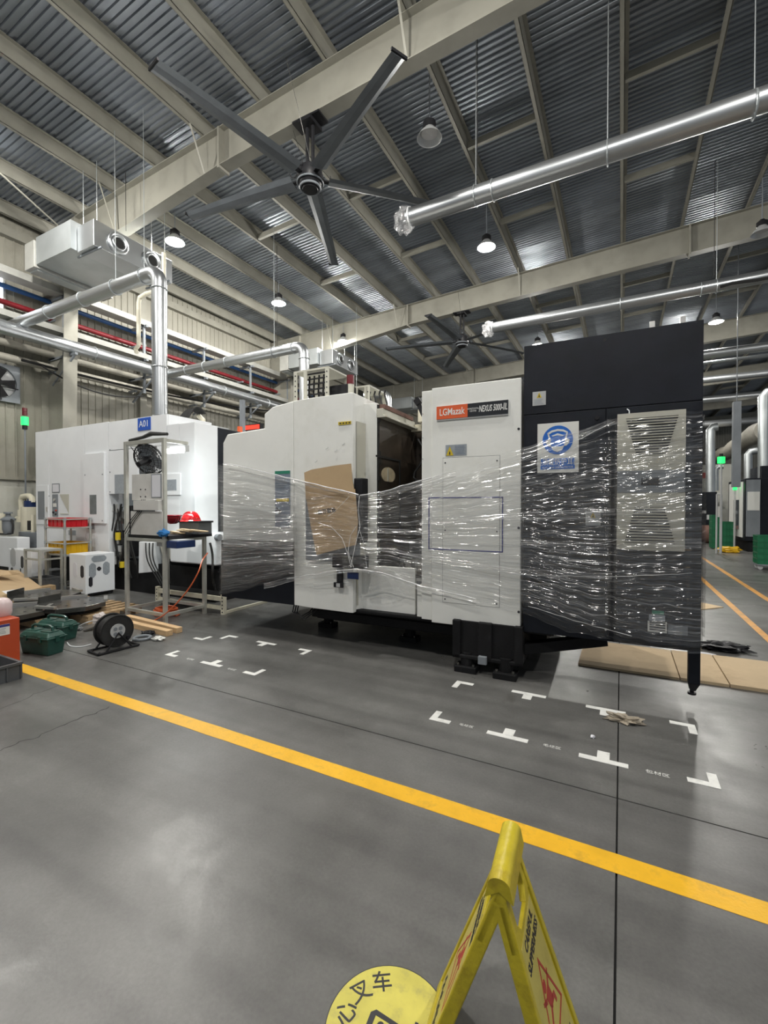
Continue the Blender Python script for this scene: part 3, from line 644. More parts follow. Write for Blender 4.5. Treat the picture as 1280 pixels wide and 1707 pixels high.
# left cabinet with stepped top
pl = [(u0+.02, zdk), (u490-.004, zdk), (u490-.004, Z(489, 668)), (u440+.12, Z(455, 678)), (u440, Z(441, 690)), (u440, zt1+.03), (u0+.10, zt1), (u0+.03, zt1-.10)]
MB(TM).prism(pl, 0, 1.9).build('left_cabinet', 'white', mc, bevel=.012)
B(u0-.02, u490-.004, .012, 1.9, zbt, zdk-.006, TM).build('lower_panel', 'navy', mc, bevel=.006)
lp = B(U(459), U(484), -.006, -.001, Z(470, 879), Z(470, 785), TM).build('instruction_plate', 'labelblue', mc)
B(U(459), U(484), -.008, -.006, Z(470, 790), Z(470, 785), TM).build('plate_header', 'labelgreen', lp)
B(U(461), U(482), -.008, -.006, Z(470, 836), Z(470, 831), TM).build('warning_line', 'labelyellow', lp)
mb = MB(TM)
for k in range(5): mb.box(U(461), U(461+random.uniform(12, 20)), -.0075, -.006, Z(470, 796.5+k*4), Z(470, 795+k*4))
mb.build('print_lines', 'label', lp, kind='stuff')
MB(TM).bar((U(460), -.009, Z(470, 845)), (U(464), -.009, Z(470, 849)), .012).bar((U(460), -.009, Z(470, 852)), (U(468), -.009, Z(470, 851)), .012).bar((U(469), -.009, Z(470, 851)), (U(465), -.009, Z(470, 857)), .016).build('pen_mark', 'ink', lp)
# operator pillar, front folded at px 522, right side bevelled back
zp = Z(540, 660, -.04); v2 = .20; uv2 = U(607, v2)
plan = [(u490, 0), (u522, -.035), (u588-.03, -.045), (u588, -.035), (u588+.004, .0), (uv2, v2-.04), (uv2, 1.5), (u490, 1.5)]
pil = MB(TM).prism(plan, .405, zp, 'z').build('operator_pillar', 'white', mc, bevel=.006)
MB(TM).prism([(u588+.012, .015), (uv2-.01, v2-.075), (uv2+.012, v2-.06), (uv2+.012, v2), (u588+.02, v2)], .47, zp-.28, 'z').build('pillar_return', 'cream', mc, bevel=.004)
yl = B(U(565, -.04), U(586, -.04), -.052, -.046, Z(575, 708, -.04), Z(575, 703, -.04), TM).build('yellow_label', 'labelyellow', mc)
mb = MB(TM)
for k in range(4): mb.box(U(567+5*k, -.04), U(570+5*k, -.04), -.0535, -.052, Z(575, 706.5, -.04), Z(575, 704.5, -.04))
mb.build('label_print', 'ink', yl, kind='stuff')
for (px, py) in ((545, 748), (572, 741), (560, 752), (527, 770)):
    a = mp(px, py, -.045); MB(TM).bar((a[0]-.012, -.052, a[1]-.006), (a[0]+.014, -.052, a[1]+.004), .004).bar((a[0]+.014, -.052, a[1]+.004), (a[0]+.018, -.052, a[1]+.018), .003).build('scratch', 'lgrey', pil)
# screen and operator panel beside the cardboard
mb = MB(TM); mb.box(U(510, -.06), U(600, -.06), -.075, -.047, Z(555, 936, -.06), Z(555, 822, -.06)); mb.build('control_console', 'grey', mc, bevel=.01)
con = B(U(592, -.07), U(606, -.07), -.10, .03, Z(600, 905, -.07), Z(600, 797, -.07), TM).build('screen_housing', 'blk', mc, bevel=.01)
MB(TM).box(U(560, -.08), U(612, -.08), -.16, -.04, Z(585, 946, -.08), Z(585, 925, -.08)).build('handwheel_shelf', 'blk', mc, bevel=.01)
MB(TM).box(U(562, -.06), U(571, -.06), -.075, -.045, Z(566, 975, -.05), Z(566, 948, -.05)).build('cable_holder', 'blk', mc, bevel=.003)
MB(TM).box(U(559, -.06), U(574, -.06), -.10, -.075, Z(566, 978, -.05), Z(566, 970, -.05)).build('switch_box', 'blk', mc, bevel=.003)
MB(TM).box(U(564, -.06), U(570, -.06), -.105, -.10, Z(566, 977, -.05), Z(566, 971, -.05)).build('switch_face', 'lgrey', mc)
MB(TM).box(U(583, -.06), U(601, -.06), -.11, -.10, Z(590, 964, -.06), Z(590, 953, -.06)).build('blue_flap', 'bluebin', mc)
# front skirt below the opening
plan = [(u588-.02, -.02), (U(603, .09), .09), (U(692, .09)-.0, .09), (U(692, .09), .13), (u588-.02, .13)]
MB(TM).prism(plan, .405, Z(650, 945, .09), 'z').build('front_skirt', 'white', mc, bevel=.005)
# sliding door edge
zd = Z(615, 673, v2); ud0, ud1 = U(608, v2), U(628, v2)
MB(TM).prism([(ud0-.02, .42), (ud1, .42), (ud1, zd), (ud0-.02, zd+.004)], v2, v2+.05).build('sliding_door', 'white', mc, bevel=.004)
mb = MB(TM)
for k in range(40):
    z = .8+k*(zd-.82)/40; mb.box(ud1, ud1+.012+.014*random.random(), v2+.006, v2+.045, z, z+(zd-.82)/40+.002)
mb.build('torn_seal', 'rubber', mc, kind='stuff')
# chamber: left wall, back, floor, roof, right wall
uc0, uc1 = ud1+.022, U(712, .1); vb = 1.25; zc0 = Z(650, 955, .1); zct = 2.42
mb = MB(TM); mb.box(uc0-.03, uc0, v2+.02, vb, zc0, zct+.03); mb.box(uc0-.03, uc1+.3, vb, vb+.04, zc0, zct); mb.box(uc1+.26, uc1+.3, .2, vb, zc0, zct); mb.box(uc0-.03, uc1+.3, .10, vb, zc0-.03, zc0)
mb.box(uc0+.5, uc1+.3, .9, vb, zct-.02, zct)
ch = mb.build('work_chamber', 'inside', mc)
mb = MB(TM); hv, hz = mu(647, 792, uc0); n = 20
mb.prism([(hv+.17*math.cos(2*PI*i/n), hz+.085*max(-.85, math.sin(2*PI*i/n))) for i in range(n)], uc0, uc0+.006, 'x')
mb.build('round_hatch', 'beigehole', ch)
MB(TM).bar((uc0+.01, hv-.03, hz-.07), (uc0+.01, hv-.03, hz+.07), .012, .02).build('hatch_bar', 'cream', ch)
B(uc0, uc0+.012, hv-.30, hv+.3, hz+.17, hz+.19, TM).build('inner_rail', 'rubber', ch); B(uc0, uc0+.012, hv+.29, hv+.31, hz-.6, hz+.19, TM).build('inner_rail', 'rubber', ch)
# spindle, hoses and fixtures in the dark
mb = MB(TM); mb.cyl((uc0+.42, .95, 1.95), (uc0+.42, .95, 1.62), .13, 18); mb.cyl((uc0+.42, .95, 1.62), (uc0+.42, .95, 1.5), .07, 14); mb.box(uc0+.25, uc0+.62, .85, 1.2, 1.9, 2.3); mb.build('spindle_head', 'black', mc, bevel=.01)
for k in range(5):
    a = Vector((uc0+.1+.12*k, 1.05, 2.3)); b = Vector((uc0+.2+.1*k, .9, 1.7+.08*k)); MB(TM).tube([a.lerp(b, t/8)+Vector((.08*math.sin(t), 0, -.1*math.sin(PI*t/8))) for t in range(9)], .014, 6).build('coolant_hose', 'rubber', mc, smooth=True)
MB(TM).box(uc0+.12, uc0+.55, .45, .95, zc0, zc0+.16).box(uc0+.2, uc0+.47, .52, .88, zc0+.16, zc0+.3).build('pallet_fixture', 'steel', mc, bevel=.01)
MB(TM).cyl((uc1-.2, .35, zc0), (uc1-.2, .35, zc0+.12), .07, 14).cyl((uc1-.32, .4, zc0), (uc1-.32, .4, zc0+.08), .05, 14).build('locating_block', 'brightsteel', mc)
# door track over the opening
mb = MB(TM); zk = Z(632, 676, v2); zk2 = Z(632, 696, v2)
mb.box(uc0-.03, uc0+.05, v2, 1.08, zk2+.02, zk-.03); mb.box(uc0-.03, uc0+.09, v2, 1.1, zk2, zk2+.022); mb.build('door_track', 'cream', mc, bevel=.004)
MB(TM).box(uc0-.18, uc0+.06, v2+.02, 1.0, zk-.03, zk+.015).build('rusty_rail', 'roofpink', mc)
mb = MB(TM); mb.box(uc0+.0, uc1+.02, 1.08, 1.2, zk2-.02, zk-.06); mb.box(uc0+.12, uc0+.2, 1.0, 1.1, zk-.05, zk+.10); mb.build('cross_channel', 'ivory', mc, bevel=.004)
MB(TM).bar((uc0+.24, .7, zk+.12), (uc0+.31, .7, zk-.04), .035, .05).bar((uc0+.22, .7, zk+.15), (uc0+.26, .7, zk+.09), .05, .07).build('door_damper', 'blk', mc)
# right white panel
ur0, urs, ur1 = U(702.5), U(720), U(868.5); zr1, zr0 = Z(800, 638.5), Z(780, 1042)
B(ur0, urs-.003, 0.004, .9, zr0+.005, zr1-.012, TM).build('edge_panel', 'white', mc, bevel=.005)
B(U(693), ur0+.02, .03, .4, zr0+.012, Z(697, 977), TM).build('lower_return', 'white', mc, bevel=.004)
rp_ = B(urs+.003, ur1, -.018, .9, zr0-.01, zr1, TM).build('right_panel', 'white', mc, bevel=.006)
a0_, a1_ = mp(738.5, 763, -.018), mp(832, 1008, -.018)
zz1, zz0 = Z(785, 761.5, -.018), Z(785, 1008, -.018)
B(a0_[0]-.003, a1_[0]+.003, -.0185, -.018, zz0-.003, zz1+.003, TM).build('panel_gap', 'ink', rp_)
ap = B(a0_[0], a1_[0], -.0215, -.018, zz0, zz1, TM).build('access_panel', 'white', mc)
for (x, z) in ((a0_[0]+.022, zz1-.045), (a1_[0]-.022, zz1-.045), (a0_[0]+.022, zz0+.03), (a1_[0]-.022, zz0+.03), (a1_[0]-.022, (zz0+zz1)/2), (a0_[0]+.022, (zz0+zz1)/2)):
    MB(TM).cyl((x, -.0235, z), (x, -.0215, z), .007, 10).build('screw', 'ink', ap)
for py in (715, 880, 1020): a = mp(864.5, py, -.018); MB(TM).cyl((a[0], -.021, a[1]), (a[0], -.018, a[1]), .011, 12).build('bolt_head', 'ink', rp_)
for py in (690, 730, 765, 800, 850, 900): a = mp(704.5, py, 0); MB(TM).cyl((a[0], -.001, a[1]), (a[0], .004, a[1]), .004, 8).build('rivet', 'grey', rp_)
# blue tape outline
bu0, bu1 = U(715.5), U(838.5, -.022); bz1, bz0 = Z(777, 828.5, -.022), Z(777, 918.5, -.022); tw = .010
mb = MB(TM); mb.box(bu0, bu1, -.0235, -.0222, bz1-tw, bz1).box(bu0, bu1, -.0235, -.0222, bz0, bz0+tw).box(bu0, bu0+tw, -.0235, -.0222, bz0, bz1).box(bu1-tw, bu1, -.0235, -.0222, bz0, bz1)
mb.build('blue_tape_outline', 'tape', mc)
# name plate
n0, nm, n1 = U(727.5, -.03), U(779, -.03), U(846.5, -.03); nz1, nz0 = Z(787, 672.3, -.03), Z(787, 694.5, -.03)
B(n0, n1, -.030, -.018, nz0-.012, nz1, TM).build('nameplate_backing', 'lgrey', mc)
no_ = B(n0, nm, -.034, -.030, nz0, nz1, TM).build('nameplate_orange', 'badgeorange', mc); nb_ = B(nm, n1, -.034, -.030, nz0, nz1, TM).build('nameplate_black', 'badgeblack', mc)
zc_ = (nz0+nz1)/2
text('LGMazak', .088, 'letter', 'lettering', no_, TM @ face_y((n0+nm)/2, -.0345, zc_), sx=.72, bold=.001)
text('NEXUS 5000-ⅡL', .078, 'letter', 'lettering', nb_, TM @ face_y(nm+(n1-nm)*.63, -.0345, zc_), shear=.25, sx=.47, bold=.0012)
text('HORIZONTAL\nCENTER', .021, 'letter', 'lettering', nb_, TM @ face_y(nm+(n1-nm)*.14, -.0345, zc_), sx=.8)
# warning label on the white panel
w0, w1 = U(742.5, -.02), U(777.5, -.02); wz1, wz0 = Z(760, 741, -.02), Z(760, 760, -.02)
wl = B(w0, w1, -.0205, -.018, wz0, wz1, TM).build('warning_label', 'label', mc)
MB(TM).prism([(w0+.006, wz0+.006), (w0+.075, wz0+.006), (w0+.040, wz1-.014)], -.0222, -.0205).build('warning_triangle', 'labelyellow', wl)
MB(TM).prism([(w0+.034, wz0+.014), (w0+.047, wz0+.014), (w0+.043, wz0+.045), (w0+.036, wz0+.04)], -.0232, -.0222).build('warning_symbol', 'ink', wl)
mb = MB(TM)
for k in range(6): mb.box(w0+.088, w1-.01-.02*random.random(), -.0215, -.0205, wz1-.020-k*.014, wz1-.014-k*.014)
mb.build('print_lines', 'labelblue', wl, kind='stuff')
# ---- dark electrical cabinet
d0, d1 = U(872.5), U(1170); dz = (Z(1168, 534)+Z(874, 577))/2; dzb = Z(1120, 1082); ds = (Z(874, 692)+Z(1168, 668))/2
B(d0, d1, .008, 1.0, dzb, dz, TM).build('cabinet_body', 'navy', mc)
B(d0, d1, -.004, .008, ds+.003, dz, TM).build('top_cover', 'navy', mc, bevel=.003)
dm = U(1009); zlow = Z(1010, 1010)
dl_ = B(d0, dm-.003, -.004, .008, dzb+.3, ds-.003, TM).build('cabinet_door', 'navy', mc, bevel=.003)
dr_ = B(dm+.003, d1, -.004, .008, dzb+.02, ds-.003, TM).build('cabinet_door', 'navy', mc, bevel=.003)
MB(TM).cyl((U(994), -.012, Z(994, 697)), (U(994), -.004, Z(994, 697)), .016, 12).build('door_lock', 'blk', dl_)
MB(TM).cyl((U(1006), -.006, Z(1006, 567)), (U(1006), -.004, Z(1006, 567)), .012, 10).build('lifting_plug', 'blk', mc)
B(U(1150), d1, -.004, .06, .17, dzb+.02, TM).build('corner_leg', 'navy', mc, bevel=.004)
zf = Z(1154, 1159)
MB(TM).prism([(U(1150), .17), (d1-.002, .17), (U(1162), .12), (U(1153), .12)], .0, .05).cyl((U(1157), .025, zf+.012), (U(1157), .025, .13), .014, 10).cyl((U(1157), .025, zf), (U(1157), .025, zf+.014), .028, 14).build('levelling_foot', 'blk', mc)
# cooling unit
c0, c1 = U(1028, -.10), U(1142, -.10); cz1 = (Z(1030, 691, -.10)+Z(1142, 681.5, -.10))/2; cz0 = (Z(1030, 915, -.10)+Z(1142, 920, -.10))/2
cb1, cb0 = Z(1085, 784, -.10), Z(1085, 821.5, -.10)
cu = B(c0+.004, c1-.004, -.092, -.004, cz0+.004, cz1-.004, TM).build('cooling_unit', 'cream', mc, bevel=.006)
B(c0+.001, c1-.001, -.103, -.088, cb0, cb1, TM).build('display_band', 'grey', cu, bevel=.003)
MB(TM).box((c0+c1)/2-.06, (c0+c1)/2+.06, -.107, -.103, (cb0+cb1)/2-.028, (cb0+cb1)/2+.028).build('display_panel', 'blk', cu, bevel=.003)
def grill(t0x, t1x, b0x, b1x, zt_, zb_, n, zlo, zhi):
    # flat front plate with a trapezoid opening, built as border pieces, and slats behind it
    mb = MB(TM); f0, f1 = -.102, -.092
    mb.prism([(c0, zlo), (c1, zlo), (b1x, zb_), (b0x, zb_)], f0, f1); mb.prism([(c0, zhi), (t0x, zt_), (t1x, zt_), (c1, zhi)], f0, f1)
    mb.prism([(c0, zlo), (b0x, zb_), (t0x, zt_), (c0, zhi)], f0, f1); mb.prism([(c1, zlo), (c1, zhi), (t1x, zt_), (b1x, zb_)], f0, f1)
    mb.build('grille_frame', 'cream', cu)
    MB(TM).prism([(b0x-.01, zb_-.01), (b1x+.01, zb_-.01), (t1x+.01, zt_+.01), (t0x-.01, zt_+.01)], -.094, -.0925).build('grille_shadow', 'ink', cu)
    for k in range(n):
        t = (k+.5)/n; z = zb_+(zt_-zb_)*t; xa = b0x+(t0x-b0x)*t; xb = b1x+(t1x-b1x)*t; h = (zt_-zb_)/n
        MB(TM).add([(xa-.004, -.0955, z+h*.30), (xb+.004, -.0955, z+h*.30), (xb+.004, -.107, z-h*.05), (xa-.004, -.107, z-h*.05), (xa-.004, -.0945, z+h*.12), (xb+.004, -.0945, z+h*.12), (xb+.004, -.105, z-h*.24), (xa-.004, -.105, z-h*.24)],
                   [(3, 2, 1, 0), (4, 5, 6, 7), (2, 3, 7, 6), (0, 1, 5, 4), (0, 4, 7, 3), (1, 2, 6, 5)]).build('slat', 'cream', cu)
def gx(px): return U(px, -.10)
def gz(px, py): return Z(px, py, -.10)
grill(gx(1042), gx(1130), gx(1060), gx(1110), (gz(1042, 699)+gz(1130, 691))/2, gz(1085, 757.5), 14, cb1, cz1)
grill(gx(1058), gx(1107), gx(1041), gx(1126), gz(1083, 845), gz(1083, 906), 13, cz0, cb0)
# small labels on the dark cabinet
def dlabel(px0, px1, py0, py1, base, tri=True, name='cabinet_label'):
    x0, x1 = U(px0), U(px1); z1, z0 = Z((px0+px1)/2, py0), Z((px0+px1)/2, py1)
    l = B(x0, x1, -.0065, -.004, z0, z1, TM).build(name, base, mc); h = z1-z0; w_ = x1-x0; xm = (x0+x1)/2
    if tri:
        MB(TM).prism([(xm-.02, z0+h*.55), (xm+.02, z0+h*.55), (xm, z0+h*.93)], -.0078, -.0065).build('warning_triangle', 'labelyellow', l)
        MB(TM).prism([(xm-.006, z0+h*.6), (xm+.006, z0+h*.6), (xm, z0+h*.82)], -.009, -.0078).build('warning_symbol', 'ink', l)
    mb = MB(TM)
    for k in range(4): mb.box(x0+w_*.12, x0+w_*(.6+.3*random.random()), -.0072, -.0065, z0+h*(.42-.1*k)-.003, z0+h*(.42-.1*k)+.002)
    mb.build('print_lines', 'label', l, kind='stuff')
dlabel(887, 909, 653, 676, 'lgrey'); dlabel(976, 1001, 853, 876, 'lgrey')
l = B(U(1081), U(1113), -.0065, -.004, Z(1097, 1054), Z(1097, 1036), TM).build('rating_plate', 'signwhite', mc)
mb = MB(TM)
for k in range(4): mb.box(U(1084), U(1110.5), -.008, -.0065, Z(1097, 1051-4*k), Z(1097, 1048.6-4*k))
mb.build('rating_field', 'ink', l, kind='stuff')
B(U(1083), U(1110), -.0065, -.004, Z(1097, 1035), Z(1097, 1025), TM).build('small_label', 'label', mc); B(U(1088), U(1108), -.0065, -.004, Z(1097, 1024), Z(1097, 1018), TM).build('green_label', 'labelgreen', mc)
B(U(1115), U(1148), -.006, -.004, Z(1131, 1058), Z(1131, 1043), TM).build('grey_label', 'grey', mc)
# hearing protection sign
s0, s1 = U(895.5), U(964); sz1, sz0 = (Z(896, 707)+Z(964, 702.5))/2, (Z(896, 787)+Z(964, 789))/2
sg = B(s0, s1, -.0075, -.0045, sz0, sz1, TM).build('safety_sign', 'signwhite', mc)
sw, sh = s1-s0, sz1-sz0; xm = (s0+s1)/2-.004*sw; zc_ = sz1-sh*.345; R_ = sw*.37
MB(TM).cyl((xm, -.009, zc_), (xm, -.0075, zc_), R_, 40).build('blue_disc', 'signblue', sg)
mb = MB(TM); v_ = -.0102
def q(x, z): return (xm+x*R_, zc_+z*R_)
mb.prism([q(-.68, .50), q(-.4, .68), q(0, .76), (xm+.38*R_, zc_+.70*R_), q(.68, .52), q(.63, .42), q(.36, .56), q(0, .62), q(-.36, .54), q(-.62, .38)], v_, -.009)
mb.prism([q(-.68, .5), q(-.58, .46), q(-.42, -.05), q(-.55, -.05)], v_, -.009); mb.prism([q(.68, .52), q(.58, .46), q(.44, -.05), q(.56, -.05)], v_, -.009)
mb.prism([q(-.78, 0), q(-.5, .12), q(-.42, -.45), q(-.6, -.42), q(-.76, -.2)], v_, -.009); mb.prism([q(.78, 0), q(.5, .12), q(.42, -.45), q(.6, -.42), q(.76, -.2)], v_, -.009)
mb.prism([q(-.42, .3), q(0, .46), q(.42, .3), q(.3, .26), q(0, .32), q(-.3, .26)], v_, -.009)
mb.prism([q(-.42, -.45), q(.42, -.45), q(.30, -.72), q(0, -.84), q(-.3, -.72)], v_, -.009)
mb.build('ear_muff_symbol', 'signwhite', sg)
B(s0+sw*.08, s1-sw*.09, -.009, -.0075, sz0+sh*.07, sz0+sh*.285, TM).build('blue_band', 'signblue', sg)
text('必须戴防护耳器', .062, 'signwhite', 'sign_text', sg, TM @ face_y(xm, -.0092, sz0+sh*.205), sx=.78)
text('MUST WEAR EAR PROTECTOR', .022, 'signwhite', 'sign_text', sg, TM @ face_y(xm, -.0092, sz0+sh*.105), sx=.80)
# ---- black cast base with pads
mb = MB(TM); ub0 = U(520, .3); ub1 = U(905, .1)
mb.box(ub0, ub1, .45, 2.0, .16, .42); mb.box(ub0+.1, U(752), .25, .45, .22, .405)
mb.box(ub0-.05, ub1+.1, .02, .25, .395, .43); mb.build('cast_base', 'black', mc, bevel=.01)
mb = MB(TM); la, lb_ = U(754, -.06), U(872, -.06)
for (xa, xb) in ((la, la+.075), (U(797, -.06), U(820, -.06)), (lb_-.07, lb_)): mb.box(xa, xb, -.06, .45, .12, zr0+.05)
mb.box(la+.01, lb_-.01, -.03, .02, .13, zr0+.045); mb.box(la, lb_, -.06, .45, .12, .155); mb.box(la, lb_, .02, .3, .15, zr0+.04); mb.build('base_leg', 'black', mc, bevel=.008)
MB(TM).box(U(797, -.10), U(811, -.1), -.10, -.06, Z(803, 1107, -.08), Z(803, 1094, -.08)).build('bolt_block', 'grey', mc, bevel=.004)
MB(TM).bar((lb_-.02, .1, .24), (U(1010, .3), .35, .335), .10, .09).build('support_arm', 'black', mc); MB(TM).bar((ub0+.05, .25, .28), (la+.02, .25, .28), .05, .08).build('base_rib', 'black', mc)
for (px, py) in ((777, 1124), (842, 1136), (545, 1050), (682, 1074)):
    g = onZ(px, py-5); o = TMI @ g
    pd = MB(TM).box(o.x-.10, o.x+.10, o.y-.05, o.y+.10, 0, .055).build('levelling_pad', 'black', mc, bevel=.006)
    MB(TM).cyl((o.x-.07, o.y-.02, .055), (o.x-.07, o.y-.02, .075), .012, 8).cyl((o.x+.07, o.y-.02, .055), (o.x+.07, o.y-.02, .075), .012, 8).build('pad_bolt', 'steel', pd)
    MB(TM).cyl((o.x, o.y+.04, .055), (o.x, o.y+.04, .17), .06, 14).build('jack_screw', 'black', mc)
for k in range(3): a = Vector((u490-.08+.03*k, .12, .42)); MB(TM).tube([a, a+Vector((-.02, -.02, -.12)), a+Vector((.08, -.02, -.17-.01*k)), a+Vector((.2, 0, -.1)), a+Vector((.26, .1, .02))], .008, 6).build('loose_cable', 'rubber', mc, smooth=True)
# ---- on the machine's roof: cable rack, black box, stack pipe, second rack
def rack(px0, px1, py0, py1, v, nshelf, label):
    x0, x1 = U(px0, v), U(px1, v); z0 = zp-.02; z1 = Z(px1, py0, v)
    t = MB(TM); wd = .05
    for (a, b) in ((x0, v), (x0+.15, v), (x1-.05, v), (x1-.05, v+.45), (x0, v+.45)): t.box(a, a+wd, b, b+.012, z0, z1)
    t.box(x0, x1, v, v+.46, z1, z1+.02)
    o = t.build('cable_rack', 'cream', mc)
    for k in range(nshelf):
        z = z0+(z1-z0)*(k+.6)/(nshelf+.2); MB(TM).box(x0+.17, x1-.06, v+.02, v+.05, z, z+.012).build('rack_slat', 'blk', o)
        MB(TM).cyl((x0+.026, v-.004, z), (x0+.026, v, z), .009, 6).cyl((x1-.026, v-.004, z), (x1-.026, v, z), .009, 6).build('slot', 'ink', o)
    for k in range(4): xx = x0+.2+.07*k; MB(TM).tube([(xx, v+.07, z0), (xx+.02, v+.06, z0+.12), (xx-.02, v+.07, z0+.25), (xx, v+.06, z1-.05)], .011, 6).build('hanging_cable', 'rubber', o, smooth=True)
    return o
rack(490, 548, 613, 668, .55, 8, '')
rack(590, 616, 644, 668, .9, 3, '')
B(U(549, .7), U(580, .7), .7, 1.1, zp-.03, Z(565, 641, .7), TM).build('junction_box', 'blk', mc, bevel=.012)
xx, zz1 = mp(584, 626, .75); MB(TM).cyl((xx, .75, zp-.05), (xx, .75, zz1-.11), .045, 12).build('stack_light_pole', 'cream', mc, smooth=True); MB(TM).cyl((xx, .75, zz1-.11), (xx, .75, zz1), .046, 12).build('signal_lamp', 'signaldark', mc, smooth=True)
MB(TM).cyl((U(764, .5), .5, zr1-.03), (U(764, .5), .5, zr1+.07), .06, 14).cyl((U(764, .5), .5, zr1-.03), (U(764, .5), .5, zr1+.03), .1, 14).cyl((U(856, .5), .5, zr1-.03), (U(856, .5), .5, zr1+.05), .04, 10).build('roof_vent', 'blk', mc)
MB(TM).bar((U(440, .3), .35, zt1+.05), (u0+.1, .35, zt1+.01), .10, .05).build('red_channel', 'roofpink', mc)
for px in (1087, 1138): a = mp(px, 540, .5); MB(TM).bar((a[0], .5, dz-.02), (a[0], .5, dz+.22), .04, .012).build('lifting_strap', 'brightsteel', mc)
MB(TM).tube([(U(1047), -.06, cz1), (U(1047), -.05, cz1+.03), (U(1044), -.02, cz1+.05)], .004, 6).build('drain_hose', 'cablewhite', mc)

# ================================================================ CARDBOARD AND FILM ON THE MACHINE
cz_v = -.115
def cpt(px, py, v=cz_v): a = mp(px, py, v); return (a[0], a[1])
cb = thing('cardboard_sheet', 'brown cardboard piece held over the control panel by the clear film', 'cardboard', T=TM @ Matrix.Translation((cpt(550, 850)[0], cz_v, cpt(550, 925)[1])))
MB(TM).prism([cpt(511, 832), cpt(592, 815), cpt(597, 870), cpt(594, 908), cpt(528, 925), cpt(519, 880)], cz_v-.006, cz_v).build('lower_flap', 'card', cb)
MB(TM).prism([cpt(508, 788), cpt(520, 783), cpt(560, 776), cpt(586, 773), cpt(588, 800), cpt(592, 822), cpt(545, 826), cpt(511, 833)], cz_v-.012, cz_v-.006).build('upper_flap', 'card', cb)
a = cpt(545, 851); T_ = TM @ Matrix.Translation((a[0], cz_v-.0065, a[1])) @ Matrix.Rotation(PI/2, 4, 'X') @ Matrix.Rotation(PI+.13, 4, 'Z')
text('有限公司', .055, 'ink', 'printed_text', cb, T_, sx=1.0, bold=.0015)
def lerp_curve(pts, x):
    for i in range(len(pts)-1):
        if x <= pts[i+1][0]:
            t = (x-pts[i][0])/(pts[i+1][0]-pts[i][0]); t2 = t*t*(3-2*t)*.4+t*.6; return pts[i][1]+(pts[i+1][1]-pts[i][1])*t2
    return pts[-1][1]
VP_ = [(364, -.035), (490, -.045), (508, -.13), (560, -.145), (590, -.17), (606, -.15), (640, -.08), (704, -.045), (868, -.045), (1015, -.05), (1029, -.125), (1141, -.125), (1156, -.05), (1172, -.03)]
TOPC = [(364, 772), (395, 779), (490, 800), (560, 816), (600, 826), (640, 820), (702, 802), (760, 785), (868, 748), (950, 722), (1029, 698), (1142, 684), (1172, 684)]
BOTC = [(364, 992), (400, 986), (440, 974), (490, 962), (560, 951), (600, 949), (640, 956), (702, 978), (800, 1004), (868, 1022), (950, 1052), (1029, 1070), (1100, 1085), (1172, 1090)]
def film(name, px0, px1, top, bot, NU, NV, amp, dv, m, label, par=None, seed=0, ragged=0):
    mb = MB(TM); uv = []
    for i in range(NU+1):
        px = px0+(px1-px0)*i/NU; v = lerp_curve(VP_, px)+dv; p0 = mp(px, lerp_curve(top, px)+ragged*noise.noise((px*.03, seed, 1)), v); p1 = mp(px, lerp_curve(bot, px)+ragged*noise.noise((px*.03, seed, 5)), v)
        for j in range(NV+1):
            t = j/NV; z = p1[1]+(p0[1]-p1[1])*t
            w_ = noise.noise(Vector((p0[0]*1.3+seed, t*22, seed)))*amp + noise.noise(Vector((p0[0]*5, t*60, seed+3)))*amp*.4
            mb.v.append(tuple(TM @ Vector((p0[0], v-abs(w_), z)))); uv.append((p0[0], t*1.0+seed*.37))
    for i in range(NU):
        for j in range(NV): a = i*(NV+1)+j; mb.f.append((a, a+NV+1, a+NV+2, a+1))
    mb.uv = uv; return mb.build(name, m, par, smooth=True, label=label)
fm = thing('stretch_film', 'clear stretch film wound round the middle of the machining centre, pinched at the control panel', 'plastic film', T=TM @ Matrix.Translation((0, -.05, 1.0)))
film('film_sheet', 366, 1171, TOPC, BOTC, 200, 70, .012, -.004, 'film', None, fm, 0, 5)
film('film_layer', 368, 606, [(364, 800), (490, 822), (606, 835)], [(364, 960), (490, 946), (606, 940)], 60, 40, .010, -.030, 'film', None, fm, 2, 6)
film('film_layer', 700, 1171, [(700, 812), (868, 765), (1029, 724), (1171, 700)], [(700, 960), (868, 1000), (1029, 1045), (1171, 1070)], 110, 50, .010, -.032, 'film', None, fm, 5, 8)
film('film_layer', 866, 1171, [(866, 800), (1029, 770), (1171, 740)], [(866, 1005), (1029, 1060), (1171, 1080)], 80, 40, .010, -.06, 'film', None, fm, 8, 8)
film('film_layer', 368, 495, [(368, 782), (495, 806)], [(368, 985), (495, 958)], 40, 40, .010, -.018, 'film', None, fm, 11, 8)
film('film_layer', 600, 706, [(600, 829), (640, 823), (706, 806)], [(600, 947), (640, 953), (706, 972)], 30, 36, .008, -.022, 'film', None, fm, 13, 4)
film('film_layer', 368, 495, [(368, 850), (495, 856)], [(368, 975), (495, 958)], 40, 36, .010, -.042, 'film', None, fm, 17, 8)
